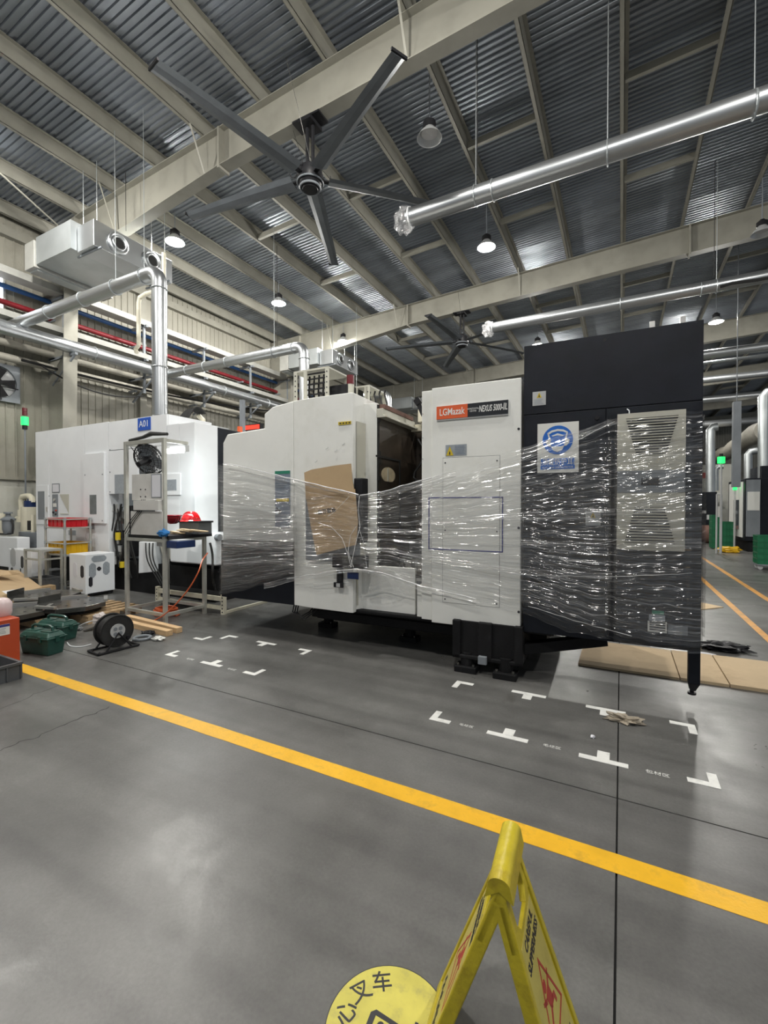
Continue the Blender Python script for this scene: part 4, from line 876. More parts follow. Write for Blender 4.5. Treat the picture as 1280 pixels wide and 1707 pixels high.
for i_, (pt_, wd_) in enumerate((([(372, 774), (395, 777), (490, 800), (560, 816), (600, 826)], (13, 4)), ([(600, 826), (640, 820), (702, 803), (760, 786)], (3, 14)), ([(440, 974), (490, 962), (560, 951), (600, 949)], (8, 5)), ([(600, 949), (640, 956), (702, 978), (800, 1003)], (4, 10)), ([(870, 750), (950, 724), (1029, 700)], (16, 8)), ([(868, 900), (950, 905), (1025, 900)], (8, 8)), ([(700, 868), (868, 856), (1025, 850)], (8, 12)), ([(700, 925), (868, 950), (1020, 958)], (6, 10)), ([(372, 900), (430, 905), (490, 905)], (10, 8)), ([(372, 935), (430, 930), (490, 935)], (8, 8)), ([(606, 880), (650, 884), (702, 886)], (5, 6)), ([(606, 912), (650, 916), (702, 926)], (4, 6)))):
    x0_, x1_ = pt_[0][0], pt_[-1][0]; dw_ = lambda x: wd_[0]+(wd_[1]-wd_[0])*(x-x0_)/(x1_-x0_)
    sm_ = [(x0_+(x1_-x0_)*k/12, lerp_curve(pt_, x0_+(x1_-x0_)*k/12)) for k in range(13)]
    o_ = film('film_band', x0_, x1_, [(a, b-dw_(a)*.25) for a, b in sm_], [(a, b+dw_(a)) for a, b in sm_], 40, 6, .006, -.036, 'filmband', None, fm, 20+i_, 1.5)
def rope(pts, r, jit=1.5, dv=-.02, n=14):
    out = []
    for i in range(len(pts)-1):
        for k in range(n):
            t = k/n; px = pts[i][0]+(pts[i+1][0]-pts[i][0])*t; py = pts[i][1]+(pts[i+1][1]-pts[i][1])*t
            v = lerp_curve(VP_, px)+dv; a = mp(px, py+jit*noise.noise((px*.05, py*.05, i)), v); out.append((a[0], v, a[1]))
    rr = [r*(.55+.6*abs(noise.noise((k*.21, r*99, 0)))*1.6) for k in range(len(out))]
    MB(TM).tube(out, rr, 6).build('film_fold', 'filmrope', fm, smooth=True)
rope([(372, 773), (395, 776), (490, 799), (560, 815), (600, 825)], .0085); rope([(600, 825), (640, 819), (702, 801), (740, 791)], .005)
rope([(478, 965), (560, 951), (600, 949)], .004); rope([(600, 949), (640, 956), (702, 977), (800, 1000)], .0065)
rope([(599, 826), (597, 850), (600, 878), (592, 908), (584, 949)], .0035); rope([(594, 878), (584, 892), (580, 920), (590, 948)], .003); rope([(530, 872), (552, 878), (570, 897), (580, 925), (586, 948)], .003)
rope([(582, 828), (560, 850), (545, 862)], .002); rope([(598, 878), (606, 905), (612, 950)], .0022); rope([(606, 912), (650, 915), (665, 922), (700, 928)], .0025)
rope([(700, 812), (780, 790), (868, 768), (960, 735), (1029, 700)], .0022); rope([(720, 835), (868, 792), (960, 750)], .0018); rope([(740, 862), (868, 856), (1010, 848)], .0018); rope([(868, 905), (1000, 906), (1029, 900)], .0022); rope([(880, 1010), (960, 1035), (1060, 1062)], .0022); rope([(700, 925), (868, 958), (1010, 962), (1165, 955)], .0025)
rope([(368, 905), (440, 912), (490, 916)], .0018); rope([(375, 845), (440, 850), (490, 852)], .0016); rope([(372, 940), (440, 935), (490, 938)], .002); rope([(606, 880), (702, 885)], .002); rope([(606, 868), (650, 872), (702, 868)], .0016)

def side_film(u, px, y0_, y1_, va, vb_, seed):
    zt_, zb_ = Z(px, y0_), Z(px, y1_); mb = MB(TM); uv = []; NU, NV = 40, 50
    for i in range(NU+1):
        v = va+(vb_-va)*i/NU
        for j in range(NV+1):
            t = j/NV; w_ = abs(noise.noise(Vector((v*1.3+seed, t*20, seed))))*.012; sg_ = 1 if u > 0 else -1
            mb.v.append(tuple(TM @ Vector((u+sg_*(w_+.004), v, zb_+(zt_-zb_)*t-.12*i/NU)))); uv.append((v, t+seed))
    for i in range(NU):
        for j in range(NV): q_ = i*(NV+1)+j; mb.f.append((q_, q_+NV+1, q_+NV+2, q_+1))
    mb.uv = uv; mb.build('film_side', 'film', fm, smooth=True)
side_film(d1, 1168, 690, 1085, -.035, 1.0, 31); side_film(d1+.015, 1168, 720, 1060, -.03, 1.0, 37); side_film(u0-.02, 369, 775, 990, -.035, 1.9, 41)

# ================================================================ YELLOW FOLDING FLOOR SIGN AND ROUND FLOOR STICKER
def LT(lat, t, z=0.0): return RT*lat + FW*t + Vector((0, 0, z))
r0 = Vector((.273, 1.055)); rd = Vector((.40, .917)).normalized(); pd = Vector((rd.y, -rd.x)); RL = .205; HZ = .60
sg = thing('wet_floor_sign', 'grubby yellow A-shaped wet floor sign standing nearest the camera', 'floor sign', tuple(LT(r0.x+rd.x*.1, r0.y+rd.y*.1)))
def leg(side, sp, name):
    q0 = LT(r0.x, r0.y, HZ); q1 = LT(r0.x+rd.x*RL, r0.y+rd.y*RL, HZ)
    mid = (q0+q1)/2; wv = (q1-q0).normalized(); foot = mid+LT(pd.x*side*sp, pd.y*side*sp)-Vector((0, 0, HZ)); dn = (foot-mid); Ls = dn.length; dn.normalize()
    nr = wv.cross(dn).normalized()
    if nr.dot(LT(pd.x, pd.y))*side < 0: nr = -nr
    T = Matrix(((wv.x, dn.x, nr.x, mid.x), (wv.y, dn.y, nr.y, mid.y), (wv.z, dn.z, nr.z, mid.z), (0, 0, 0, 1)))   # x along the ridge, y down the leg, z outwards
    def hw(y): return RL/2+.055*(y/Ls)
    h = .0; rim = .022; mb = MB(T); t0, t1 = -.022, .0
    Ls2 = Ls-.004
    # side rims, foot rim, top bar; slot for the hand between y=.06 and .16
    for s in (-1, 1): mb.prism([(s*hw(.0), 0), (s*hw(Ls2), Ls2), (s*(hw(Ls2)-rim), Ls2), (s*(hw(.0)-rim), 0)], -.030, .004, 'z')
    mb.prism([(-hw(Ls2), Ls2-.05), (hw(Ls2), Ls2-.05), (hw(Ls2), Ls2), (-hw(Ls2), Ls2)], -.028, .003, 'z')
    o = mb.build(name, 'signyellow', sg, bevel=.004)
    a_, b_ = .045, .150
    mb = MB(T); mb.prism([(-hw(0), 0), (hw(0), 0), (hw(a_), a_), (-hw(a_), a_)], -.020, .0, 'z')
    mb.prism([(-hw(a_), a_), (-hw(a_)+.045, a_), (-hw(b_)+.05, b_-.03), (-hw(b_)+.075, b_), (-hw(b_), b_)], -.018, 0, 'z'); mb.prism([(hw(a_), a_), (hw(b_), b_), (hw(b_)-.075, b_), (hw(b_)-.05, b_-.03), (hw(a_)-.045, a_)], -.018, 0, 'z')
    mb.prism([(-hw(b_), b_), (hw(b_), b_), (hw(Ls2)-.01, Ls2-.02), (-hw(Ls2)+.01, Ls2-.02)], -.014, -.002, 'z')
    mb.build('panel', 'signyellow', o, bevel=.003)
    MB(T).prism([(-hw(b_)+.03, b_+.012), (hw(b_)-.03, b_+.012), (hw(Ls2)-.035, Ls2-.06), (-hw(Ls2)+.035, Ls2-.06)], -.002, -.0012, 'z').build('printed_face', 'signpale', o)
    F = Matrix.Diagonal((side, -1, 1, 1)) if side > 0 else Matrix.Diagonal((1, -1, 1, 1))
    # text must read correctly from outside: x to the reader's right, y up
    xr = 1 if (wv.cross(-dn)).dot(nr) > 0 else -1
    F = Matrix.Diagonal((xr, -1, 1, 1))
    text('CAREFUL', .030, 'ink', 'sign_text', o, T @ Matrix.Translation((0, b_+.035, -.0010)) @ F, sx=.95, bold=.0008)
    text('SLIPPERINESS', .030, 'ink', 'sign_text', o, T @ Matrix.Translation((0, b_+.070, -.0010)) @ F, sx=.9, bold=.0008)
    text('小心地滑', .050, 'ink', 'sign_text', o, T @ Matrix.Translation((0, Ls2-.115, -.0010)) @ F, sx=.95, bold=.0012)
    # red triangle with a slipping figure
    y0, y1, x_ = b_+.100, b_+.275, .095; w_ = .010
    A, B_, C_ = Vector((0, y0)), Vector((x_, y1)), Vector((-x_, y1)); cc = (A+B_+C_)/3; mb = MB(T)
    for p, q_ in ((A, B_), (B_, C_), (C_, A)):
        pi, qi = p+(cc-p)*.13, q_+(cc-q_)*.13; mb.prism([tuple(p), tuple(q_), tuple(qi), tuple(pi)], -.0012, -.0006, 'z')
    cx, cy = 0, (y0+y1)/2+.02
    for k in range(1): mb.prism([(cx+.013*math.cos(2*PI*i/10)-.01, cy-.048+.013*math.sin(2*PI*i/10)) for i in range(10)], -.0012, -.0006, 'z')
    mb.prism([(-.02, cy-.03), (.015, cy-.035), (.028, cy+.005), (.005, cy+.015), (-.01, cy)], -.0012, -.0006, 'z')
    mb.prism([(.02, cy-.0), (.045, cy+.01), (.05, cy+.035), (.04, cy+.035), (.035, cy+.018), (.01, cy+.012)], -.0012, -.0006, 'z'); mb.prism([(.005, cy+.01), (-.02, cy+.025), (-.03, cy+.048), (-.038, cy+.045), (-.03, cy+.018), (-.005, cy+.0)], -.0012, -.0006, 'z')
    mb.prism([(-.02, cy-.03), (-.05, cy-.045), (-.052, cy-.037), (-.022, cy-.018)], -.0012, -.0006, 'z'); mb.prism([(.012, cy-.035), (.04, cy-.05), (.043, cy-.043), (.018, cy-.024)], -.0012, -.0006, 'z')
    mb.build('slip_symbol', 'signred', o)
leg(-1, .225, 'left_leg'); leg(1, .20, 'right_leg')
mb = MB(); a = LT(r0.x-rd.x*.004, r0.y-rd.y*.004, HZ-.002); b = LT(r0.x+rd.x*(RL+.004), r0.y+rd.y*(RL+.004), HZ-.002)
ax = (b-a).normalized(); per = LT(pd.x, pd.y); vs = []; n = 12
for p in (a, b):
    for k in range(n+1): t = PI*k/n; vs.append(p+per*(.026*math.cos(t))+Vector((0, 0, .020*math.sin(t))))
    vs.append(p-per*.034-Vector((0, 0, .035))); vs.append(p-Vector((0, 0, .012))); vs.append(p+per*.034-Vector((0, 0, .035)))
m_ = n+4
mb.add(vs, [(k, (k+1) % m_, m_+(k+1) % m_, m_+k) for k in range(m_)]+[tuple(range(m_))[::-1], tuple(range(m_, 2*m_))])
mb.build('hinge_cap', 'signyellow', sg, smooth=True)

dc = LT(.012, 1.263)
ds_ = thing('floor_sticker', 'round yellow forklift warning sticker on the floor under the wet floor sign', 'floor sticker', tuple(dc))
MB().cyl((dc.x, dc.y, 0), (dc.x, dc.y, .0012), .184, 56).build('sticker_edge', 'ink', ds_); MB().cyl((dc.x, dc.y, .0012), (dc.x, dc.y, .0018), .181, 56).build('sticker_face', 'discyellow', ds_)
def disc_T(angdeg, rad, upang=None, z=.002):
    a = math.radians(angdeg); p = LT(.012+rad*math.cos(a), 1.263+rad*math.sin(a), z); u = math.radians(upang if upang is not None else angdeg)
    return Matrix.Translation(p) @ Matrix.Rotation(YAW + u - PI/2, 4, 'Z')
for ch_, an in (('小', 190), ('心', 160), ('叉', 129), ('车', 98)):
    text(ch_, .066, 'ink', 'sticker_text', ds_, disc_T(an, .130, an*.7+27), depth=.0004, bold=.0006)
T_ = disc_T(0, 0, 68) @ Matrix.Translation((.01, -.035, 0)); K = .0012
mb = MB(T_)
def fp(pl): mb.prism(pl, 0, K*.6, 'z')
fp([(-.075, .06), (-.062, .072), (.02, .06), (.02, .048), (-.058, .058), (-.060, -.01), (-.075, -.01)]); fp([(.008, .06), (.02, .06), (.035, -.03), (.022, -.03)])
fp([(-.085, -.03), (.04, -.03), (.04, .0), (.0, .01), (-.03, .0), (-.085, .0)]); fp([(.055, .085), (.065, .085), (.065, -.06), (.055, -.06)]); fp([(.065, -.055), (.12, -.055), (.12, -.048), (.065, -.048)]); fp([(.070, -.045), (.112, -.045), (.112, .0), (.070, .0)])
for cx in (-.06, .02): fp([(cx+.022*math.cos(2*PI*i/14), -.042+.022*math.sin(2*PI*i/14)) for i in range(14)])
fp([(-.035+.011*math.cos(2*PI*i/10), .038+.011*math.sin(2*PI*i/10)) for i in range(10)]); fp([(-.045, .025), (-.022, .025), (-.01, .0), (-.045, .0)])
mb.build('forklift_symbol', 'ink', ds_)

# ================================================================ MACHINE A01 (left, behind the work stand)
YA = 4.8
def pa(px, py, y=YA): p = onY(px, py, y); return p.x, p.z
am = thing('machining_center', 'clean white machining centre with a blue A01 plate at the left wall side', 'machine', (pa(180, 843)[0], YA, 0))
xa = [pa(p, 843)[0] for p in (60, 82.5, 141.7, 181.5, 228)]; xr_ = pa(325, 843)[0]; zt_l = 2.99; zbA = .52
def apanel(px0, px1, py0, py1, m='bright', name='panel', y0=0.0, y1=.03, g=.004, zz=None):
    x0, x1 = pa(px0, 843)[0], pa(px1, 843)[0]; pm = (px0+px1)/2; z1, z0 = (pa(pm, py0)[1], pa(pm, py1)[1]) if zz is None else zz
    return B(x0+g, x1-g, YA+y0, YA+y1, z0, z1).build(name, m, am, bevel=.003)
B(xa[0], xa[3], YA+.03, 7.4, zbA, zt_l-.01).build('body', 'bright', am); B(xa[3]+.002, pa(279, 843)[0]-.004, YA+.032, 5.7, zt_l-.5, zt_l-.008).build('top_housing', 'bright', am)
B(xa[3]+.004, xr_-.51, YA+.55, 7.39, zbA, zt_l-.2).build('rear_body', 'bright', am)
apanel(60, 82.5, 0, 0, zz=(zbA+.02, 1.68)); p_u = apanel(60, 82.5, 0, 0, zz=(1.70, zt_l)); p2 = apanel(82.5, 141.7, 0, 0, zz=(zbA, zt_l)); p3 = apanel(141.7, 181.5, 0, 0, zz=(zbA, zt_l))
zo = pa(205, 823)[1]
p4 = apanel(181.5, 230, 0, 0, zz=(zo, zt_l-.52)); p5 = apanel(181.5, 279, 0, 0, zz=(zt_l-.51, zt_l-.01))
B(pa(230, 843)[0], xr_-.36, YA+.31, YA+.548, 1.02, 2.80).build('side_cover', 'bright', am, bevel=.01)
B(pa(262, 843)[0], xr_-.356, YA, YA+.3, 1.02, 2.475).build('right_cover', 'bright', am, bevel=.003); B(pa(279.5, 843)[0], xr_-.356, YA, YA+.3, 2.48, 2.80).build('upper_cover', 'bright', am, bevel=.003)
B(xr_-.35, xr_, YA+.0, 5.25, 1.02, 2.795).build('end_cover', 'bright', am, bevel=.004)
B(xr_-.5, xr_-.004, 5.26, 7.2, .5, 2.78).build('electrical_cabinet', 'navy', am, bevel=.01)
# blue plate
x0, z1 = pa(230.5, 698); x1, z0 = pa(251.5, 716)
bp_ = B(x0, x1, YA-.012, YA, z0, z1).build('number_plate', 'blueplate', am)
text('A01', .155, 'letter', 'lettering', bp_, face_y((x0+x1)/2, YA-.013, (z0+z1)/2))
# left door with tall window and handle, paper, control strip, recess
d_ = apanel(61, 81.5, 809, 874, y0=-.012, y1=.0, name='door'); w_ = B(pa(64.5, 843)[0], pa(75.5, 843)[0], YA-.014, YA-.011, pa(70, 866)[1], pa(70, 819)[1]).build('door_window', 'grey', d_); B(pa(79, 843)[0], pa(80.5, 843)[0], YA-.03, YA-.012, pa(79, 853)[1], pa(79, 845)[1]).build('handle', 'brightsteel', d_)
f_ = B(pa(87.5, 843)[0], pa(100, 843)[0], YA-.006, YA, pa(94, 821.5)[1], pa(94, 806)[1]).build('notice_frame', 'grey', am); B(pa(88.7, 843)[0], pa(98.8, 843)[0], YA-.009, YA-.006, pa(94, 820)[1], pa(94, 807.5)[1]).build('notice_sheet', 'paper', f_)
s_ = B(pa(88, 843)[0], pa(97, 843)[0], YA-.01, YA, pa(92, 861)[1], pa(92, 824)[1]).build('control_strip', 'grey', am)
for (px, py, m_, r_) in ((92.5, 833, 'brightsteel', .025), (90.5, 854, 'ink', .02), (95, 851, 'signred', .016), (94.5, 857, 'ink', .016)): a = pa(px, py); MB().cyl((a[0], YA-.03, a[1]), (a[0], YA-.01, a[1]), r_, 12).build('button', m_, s_)
B(pa(90, 843)[0], pa(95, 843)[0], YA-.018, YA-.01, pa(92, 845)[1], pa(92, 839)[1]).build('small_display', 'signwhite', s_)
x0, x1, z0, z1 = pa(100.5, 843)[0], pa(115, 843)[0], pa(108, 856)[1], pa(108, 824)[1]
MB().prism([(x0, z1), (x1, z1), (x1, z0), (x0, z1-.02)], YA-.006, YA-.001).prism([(x0, z0), (x1, z0), (x1, z0-.012), (x0, z0-.012)], YA-.008, YA).build('recess', 'cream', am)
d2 = apanel(143.5, 178, 756, 872, y0=-.045, y1=.0, name='door'); B(pa(154, 843)[0], pa(165, 843)[0], YA-.048, YA-.044, pa(160, 857)[1], pa(160, 825)[1]).build('door_window', 'glassy', d2, bevel=.001)
for (px, py) in ((146, 792), (175, 791), (175, 868)): a = pa(px, py); MB().cyl((a[0], YA-.05, a[1]), (a[0], YA-.045, a[1]), .012, 8).build('bolt', 'grey', d2)
B(pa(192, 843)[0], pa(211, 843)[0], YA-.006, YA, pa(200, 823)[1], pa(200, 791)[1]).build('mesh_window', 'label', p4)
for (px, py) in ((183.5, 750), (183.5, 787), (183.5, 820)): a = pa(px, py); MB().cyl((a[0], YA-.005, a[1]), (a[0], YA, a[1]), .012, 8).build('bolt', 'grey', p4)
B(pa(146, 843)[0], pa(157, 843)[0], YA-.004, YA, pa(150, 882)[1], pa(150, 873)[1]).build('vent', 'label', am); B(pa(114, 843)[0], pa(126, 843)[0], YA-.004, YA, pa(120, 892)[1], pa(120, 884)[1]).build('vent', 'label', am)
# screen on the right cover
x0, z1 = pa(278, 800); x1, z0 = pa(296, 817)
B(x0-.05, x1+.09, YA-.02, YA, z0-.08, z1+.1).build('screen_bezel', 'bright', am, bevel=.006); B(x0, x1, YA-.024, YA-.02, z0, z1).build('screen', 'label', am)
# lower body right: chute and tank
MB().prism([(pa(229, 843)[0], pa(229, 903)[1]), (pa(252, 843)[0], pa(229, 903)[1]), (pa(252, 843)[0], pa(235, 952)[1]), (pa(228, 843)[0], pa(229, 956)[1])], YA+.02, YA+.3).build('chip_chute', 'bright', am, bevel=.01)
MB().prism([(pa(252, 843)[0], 1.02), (pa(312, 843)[0], 1.02), (pa(312, 843)[0], .62), (pa(262, 843)[0], .62)], YA+.1, YA+.6).build('chute_body', 'cream', am, bevel=.01)
xq = pa(366, 843)[0]; B(pa(290, 843)[0], xq, YA-.08, YA+.5, pa(340, 940)[1], pa(350, 890)[1]).build('coolant_tank', 'bright', am, bevel=.02)
MB().cyl((xq-.01, YA-.05, pa(364, 893)[1]-.02), (xq+.06, YA-.05, pa(364, 893)[1]-.02), .05, 12).build('tank_cap', 'grey', am)
B(xa[0]+.3, xr_+.3, YA+.12, 7.3, 0, zbA).build('dark_base', 'black', am)
# pneumatics in the open bay
B(xa[3], pa(252, 843)[0], YA+.45, YA+.5, zbA, zo).build('bay_back', 'grey', am)
mb = MB(); random.seed(3)
bay = MB().box(pa(200, 843)[0], pa(207, 843)[0], YA+.1, YA+.3, .6, 1.5).build('valve_block', 'blk', am, bevel=.01)
for k in range(26):
    px = random.uniform(187, 214); py = random.uniform(838, 945); a = onY(px, py, YA+.08+.1*random.random()); r_ = random.uniform(.025, .06)
    (MB().cyl(a, a+Vector((0, 0, random.uniform(.06, .16))), r_, 10) if k % 2 else MB().box(a.x-r_, a.x+r_, a.y-r_, a.y+r_, a.z, a.z+2.4*r_)).build('fitting', random.choice(['brightsteel', 'blk', 'lgrey', 'steel']), bay)
for (px, py, h) in ((197, 892, .13), (204, 938, .1)): a = onY(px, py+8, YA+.02); MB().cyl(a, a+Vector((0, 0, h)), .045, 12).build('oil_cup', 'labelyellow', am, smooth=True)
for k in range(9):
    x = 190+4*k; A_ = onY(x, 840+5*(k % 3), YA+.08); C_ = onY(x+random.uniform(-6, 10), random.uniform(935, 965), YA+.1)
    MB().tube([A_.lerp(C_, t/12)+Vector((.05*math.sin(t*.6+k), -.04*math.sin(PI*t/12), 0)) for t in range(13)], .012, 6).build('air_line', 'rubber', am, smooth=True)
for k in range(3):
    A_ = onY(243+6*k, 905, YA-.02); C_ = onY(268+4*k, 975, YA-.05); MB().tube([A_.lerp(C_, t/12)+Vector((-.12*math.sin(PI*t/12), 0, -.02*math.sin(PI*t/6))) for t in range(13)], .011, 6).build('air_line', 'rubber', am, smooth=True)
# cables and boxes on top
top = 2.80
for k in range(7):
    A_ = onY(296+2.5*k, 702, YA+.6); C_ = onY(330+2*k, 690, YA+.9); MB().tube([A_.lerp(C_, t/12)+Vector((0, 0, .13*math.sin(PI*t/12)*(1+.06*k))) for t in range(13)], .018, 6).build('top_cable', 'rubber', am, smooth=True)
a = onY(338, 700, YA+.9); MB().tube([(a.x, a.y, top-.02), (a.x, a.y, top+.26), (a.x-.1, a.y, top+.33)], .045, 10).build('conduit', 'ivory', am, smooth=True)
B(xr_-.9, xr_-.55, 5.6, 6.0, 2.78, 2.92).build('top_box', 'lgrey', am)
zz = onY(398, 716, 6.6); MB().box(zz.x-.02, zz.x+.04, 6.58, 6.66, 2.3, onY(398, 711, 6.6).z).build('orange_post', 'badgeorange', am)
pp = onY(404, 667, 7.0); MB().cyl((pp.x, 7.0, 2.4), (pp.x, 7.0, pp.z), .06, 10).build('upright_pole', 'grey', label='grey upright pole behind the dark cabinet of the A01 machine', cat='pole')
pp = onY(418, 712, 7.4); rd_ = thing('red_display', 'glowing red number display behind the stepped white cabinet', 'display', (pp.x, 7.4, 0)); B(pp.x-.28, pp.x+.28, 7.4, 7.5, pp.z-.08, pp.z+.06).build('housing', 'blk', rd_); B(pp.x-.25, pp.x+.25, 7.39, 7.4, pp.z-.05, pp.z+.04).build('lit_face', 'red_on', rd_); MB().cyl((pp.x, 7.45, 0), (pp.x, 7.45, pp.z-.08), .025, 8).build('post', 'grey', rd_)

# ================================================================ WORK STAND
F_R, F_L, B_R = onZ(275, 1041), onZ(219, 1026), onZ(353, 1024)
sx0, sx1, sy0, sy1 = F_L.x, F_R.x, F_R.y, B_R.y; sz = onY(275, 729, sy0).z; tz = onY(275, 898, sy0).z
ws = thing('work_stand', 'galvanised tube work stand with white boards, in front of the A01 machine', 'work stand', (sx0, sy0, 0))
q = .045
for (x, y, h) in ((sx0, sy0, sz), (sx1-q, sy0, sz), (sx0, sy1-q, tz), (sx1-q, sy1-q, tz)): B(x, x+q, y, y+q, 0, h).build('leg', 'frame', ws, bevel=.003)
for (a, b) in (((sx0+q, sy0+.005), (sx1-q, sy0+q-.005)), ((sx0+q, sy1-q+.005), (sx1-q, sy1-.005)), ((sx0+.005, sy0+q), (sx0+q-.005, sy1-q)), ((sx1-q+.005, sy0+q), (sx1-.005, sy1-q))):
    B(a[0], b[0], a[1], b[1], .09, .13).build('lower_rail', 'frame', ws); B(a[0], b[0], a[1], b[1], tz-.05, tz-.01).build('table_rail', 'frame', ws)
B(sx0+q, sx1-q, sy0+.003, sy0+q-.003, sz-.05, sz).build('top_rail', 'frame', ws); B(sx1-q, sx1, sy0+q, sy0+.36, sz-.05, sz-.01).build('lamp_arm', 'frame', ws); B(sx0, sx0+q, sy0+q, sy0+.36, sz-.05, sz-.01).build('lamp_arm', 'frame', ws)
B(sx0-.02, sx1+.04, sy0+.03, sy1+.06, tz-.01, tz+.035).build('table_top', 'blk', ws, bevel=.004)
wl_ = B(sx1-.3, sx1+.02, sy0+.30, sy0+.36, sz-.14, sz-.06).build('work_lamp', 'lgrey', ws); B(sx1-.30, sx1, sy0+.24, sy0+.30, sz-.16, sz-.10).build('lamp_tube', 'tube_on', wl_)
ld = bpy.data.lights.new('work_light', 'AREA'); ld.energy = 9; ld.color = (.9, 1, 1); ld.size = .3; lo = bpy.data.objects.new('work_light', ld); COL.objects.link(lo); lo.location = (sx1-.15, sy0+.33, sz-.17); lo.rotation_euler = (math.radians(35), 0, 0)
def sb(px0, px1, py0, py1, m, name, y0=-.012, y1=0.0, par=ws):
    a = onY(px0, py0, sy0); b = onY(px1, py1, sy0); return B(a.x, b.x, sy0+y0, sy0+y1, onY((px0+px1)/2, py1, sy0).z, onY((px0+px1)/2, py0, sy0).z).build(name, m, par, bevel=.003)
b1 = sb(221, 272, 790, 834, 'board', 'upper_board'); pf = sb(254, 271, 790, 830, 'grey', 'paper_frame', -.02, -.012); sb(255.5, 270, 792, 828.5, 'paper', 'paper_sheet', -.023, -.02, pf)
for (px, py) in ((236, 816), (244, 816), (236, 828), (244, 828)): a = onY(px, py, sy0); MB().cyl((a.x, sy0-.016, a.z), (a.x, sy0-.012, a.z), .01, 8).build('bolt', 'ink', b1)
sb(228, 270, 834.5, 850.5, 'board', 'switch_box', -.05, .03); sb(219, 272, 852.5, 892, 'board', 'lower_board')
for k in range(3):
    A_ = onY(236+3*k, 833, sy0-.03); C_ = onY(205+4*k, 890, sy0-.02); MB().tube([A_, A_.lerp(C_, .3)+Vector((.03, 0, -.02)), A_.lerp(C_, .6), C_], .005, 5).build('wire', 'rubber', ws, smooth=True)
sb(255, 290, 900, 912, 'lgrey', 'under_drawer', .05, .3)
pt = onY(215, 735, sy0); MB().tube([(sx0-.02, sy0+.1, sz+.03), (sx0+.3, sy0+.08, sz+.05), (sx0+.5, sy0+.06, sz+.08), (sx1, sy0+.05, sz+.05)], [.02, .022, .03, .02], 6).build('rolled_cable', 'rubber', label='black cable roll lying on top of the work stand', cat='cable', smooth=True)
# caged fan hanging in the stand
fcn = onY(248, 766, sy0+.14); fn_ax = Vector((-.22, .85, .4)).normalized()
cf = thing('cage_fan', 'black wire-cage fan hanging tilted in the top of the work stand', 'fan', tuple(fcn))
Rf = .215
mb = MB()
for (s, rr) in ((-.055, .12), (-.045, .17), (-.03, .205), (0, Rf), (.03, .205), (.045, .17), (.055, .12), (.06, .06), (-.06, .06)): mb.ring(fcn+fn_ax*s, fn_ax, rr, .0035 if abs(rr-Rf) > .01 else .009, 28, 5)
up = Vector((0, 0, 1)); ex = fn_ax.cross(up).normalized(); ey = fn_ax.cross(ex)
for k in range(28):
    t = 2*PI*k/28; d = ex*math.cos(t)+ey*math.sin(t)
    for s in (-1, 1): mb.tube([fcn+d*.04+fn_ax*(.06*s), fcn+d*.14+fn_ax*(.055*s), fcn+d*.205+fn_ax*(.03*s), fcn+d*Rf], .0022, 4, cap=False)
mb.build('wire_cage', 'blk', cf, kind='stuff', smooth=True)
for k in range(3):
    t = 2*PI*k/3+.4; d = ex*math.cos(t)+ey*math.sin(t); e = fn_ax.cross(d); mb = MB(); n = 5; vs = []
    for i in range(n+1):
        s = .04+.16*i/n; wd = .045+.05*math.sin(PI*i/n*.8); vs += [fcn+d*s-e*wd-fn_ax*.02, fcn+d*s+e*wd+fn_ax*.02]
    mb.add(vs, [(2*i, 2*i+1, 2*i+3, 2*i+2) for i in range(n)]).build('blade', 'grey', cf)
MB().cyl(fcn-fn_ax*.03, fcn-fn_ax*.20, .055, 14, .035).cyl(fcn-fn_ax*.03, fcn+fn_ax*.03, .045, 14).build('motor', 'blk', cf, smooth=True)
MB().tube([fcn-fn_ax*.15, fcn-fn_ax*.16+Vector((-.06, 0, .1)), Vector((fcn.x-.08, fcn.y, sz-.05))], .009, 6).tube([fcn-fn_ax*.16, Vector((sx0+.1, fcn.y, fcn.z+.05)), Vector((sx0+.06, fcn.y-.08, sz-.06))], .006, 6).build('hanging_bracket', 'blk', cf)
# things on the table top
ty = (sy0+sy1)/2+.05
def helmet(px, py, y, r, m, label, flip=False):
    c = onY(px, py, y); t = thing('safety_helmet', label, 'helmet', (c.x, y, c.z)); vs = []; n = 24; k = 10; mb = MB()
    I = Matrix.Translation((c.x, y, c.z)) @ (Matrix.Rotation(PI, 4, 'X') if flip else Matrix.Identity(4)) @ Matrix.Diagonal((1.12, .92, 1, 1))
    mb.lathe([(r*math.cos(PI/2*i/k), r*.95*math.sin(PI/2*i/k)) for i in range(k+1)], I, n).build('shell', m, t, smooth=True)
    MB().lathe([(r*.97, -.004), (r*1.12, -.012), (r*1.15, -.006), (r*1.0, .012)], I, n).build('brim', m, t, smooth=True)
    mb = MB()
    for s in (-.035, 0, .035): mb.tube([I @ Vector((r*1.01*math.cos(a)*math.cos(s*5), s, r*.97*math.sin(a))) for a in [PI*j/12 for j in range(1, 12)]], .007, 5)
    mb.build('ridge', m, t, smooth=True); return t
helmet(318, 868, ty+.1, .125, 'helmet', 'bright red safety helmet on the dark box on the work stand')
helmet(288, 860, ty+.12, .11, 'darkred', 'dark red helmet lying upside down behind the stand post', True)
a = onY(326, 888, ty+.1); hx = onY(341, 880, ty+.1).x; lx = onY(309, 880, ty+.1).x
bx = thing('parts_bin', 'dark grey bin under the red helmet on the work stand', 'bin', ((hx+lx)/2, ty+.1, tz+.035))
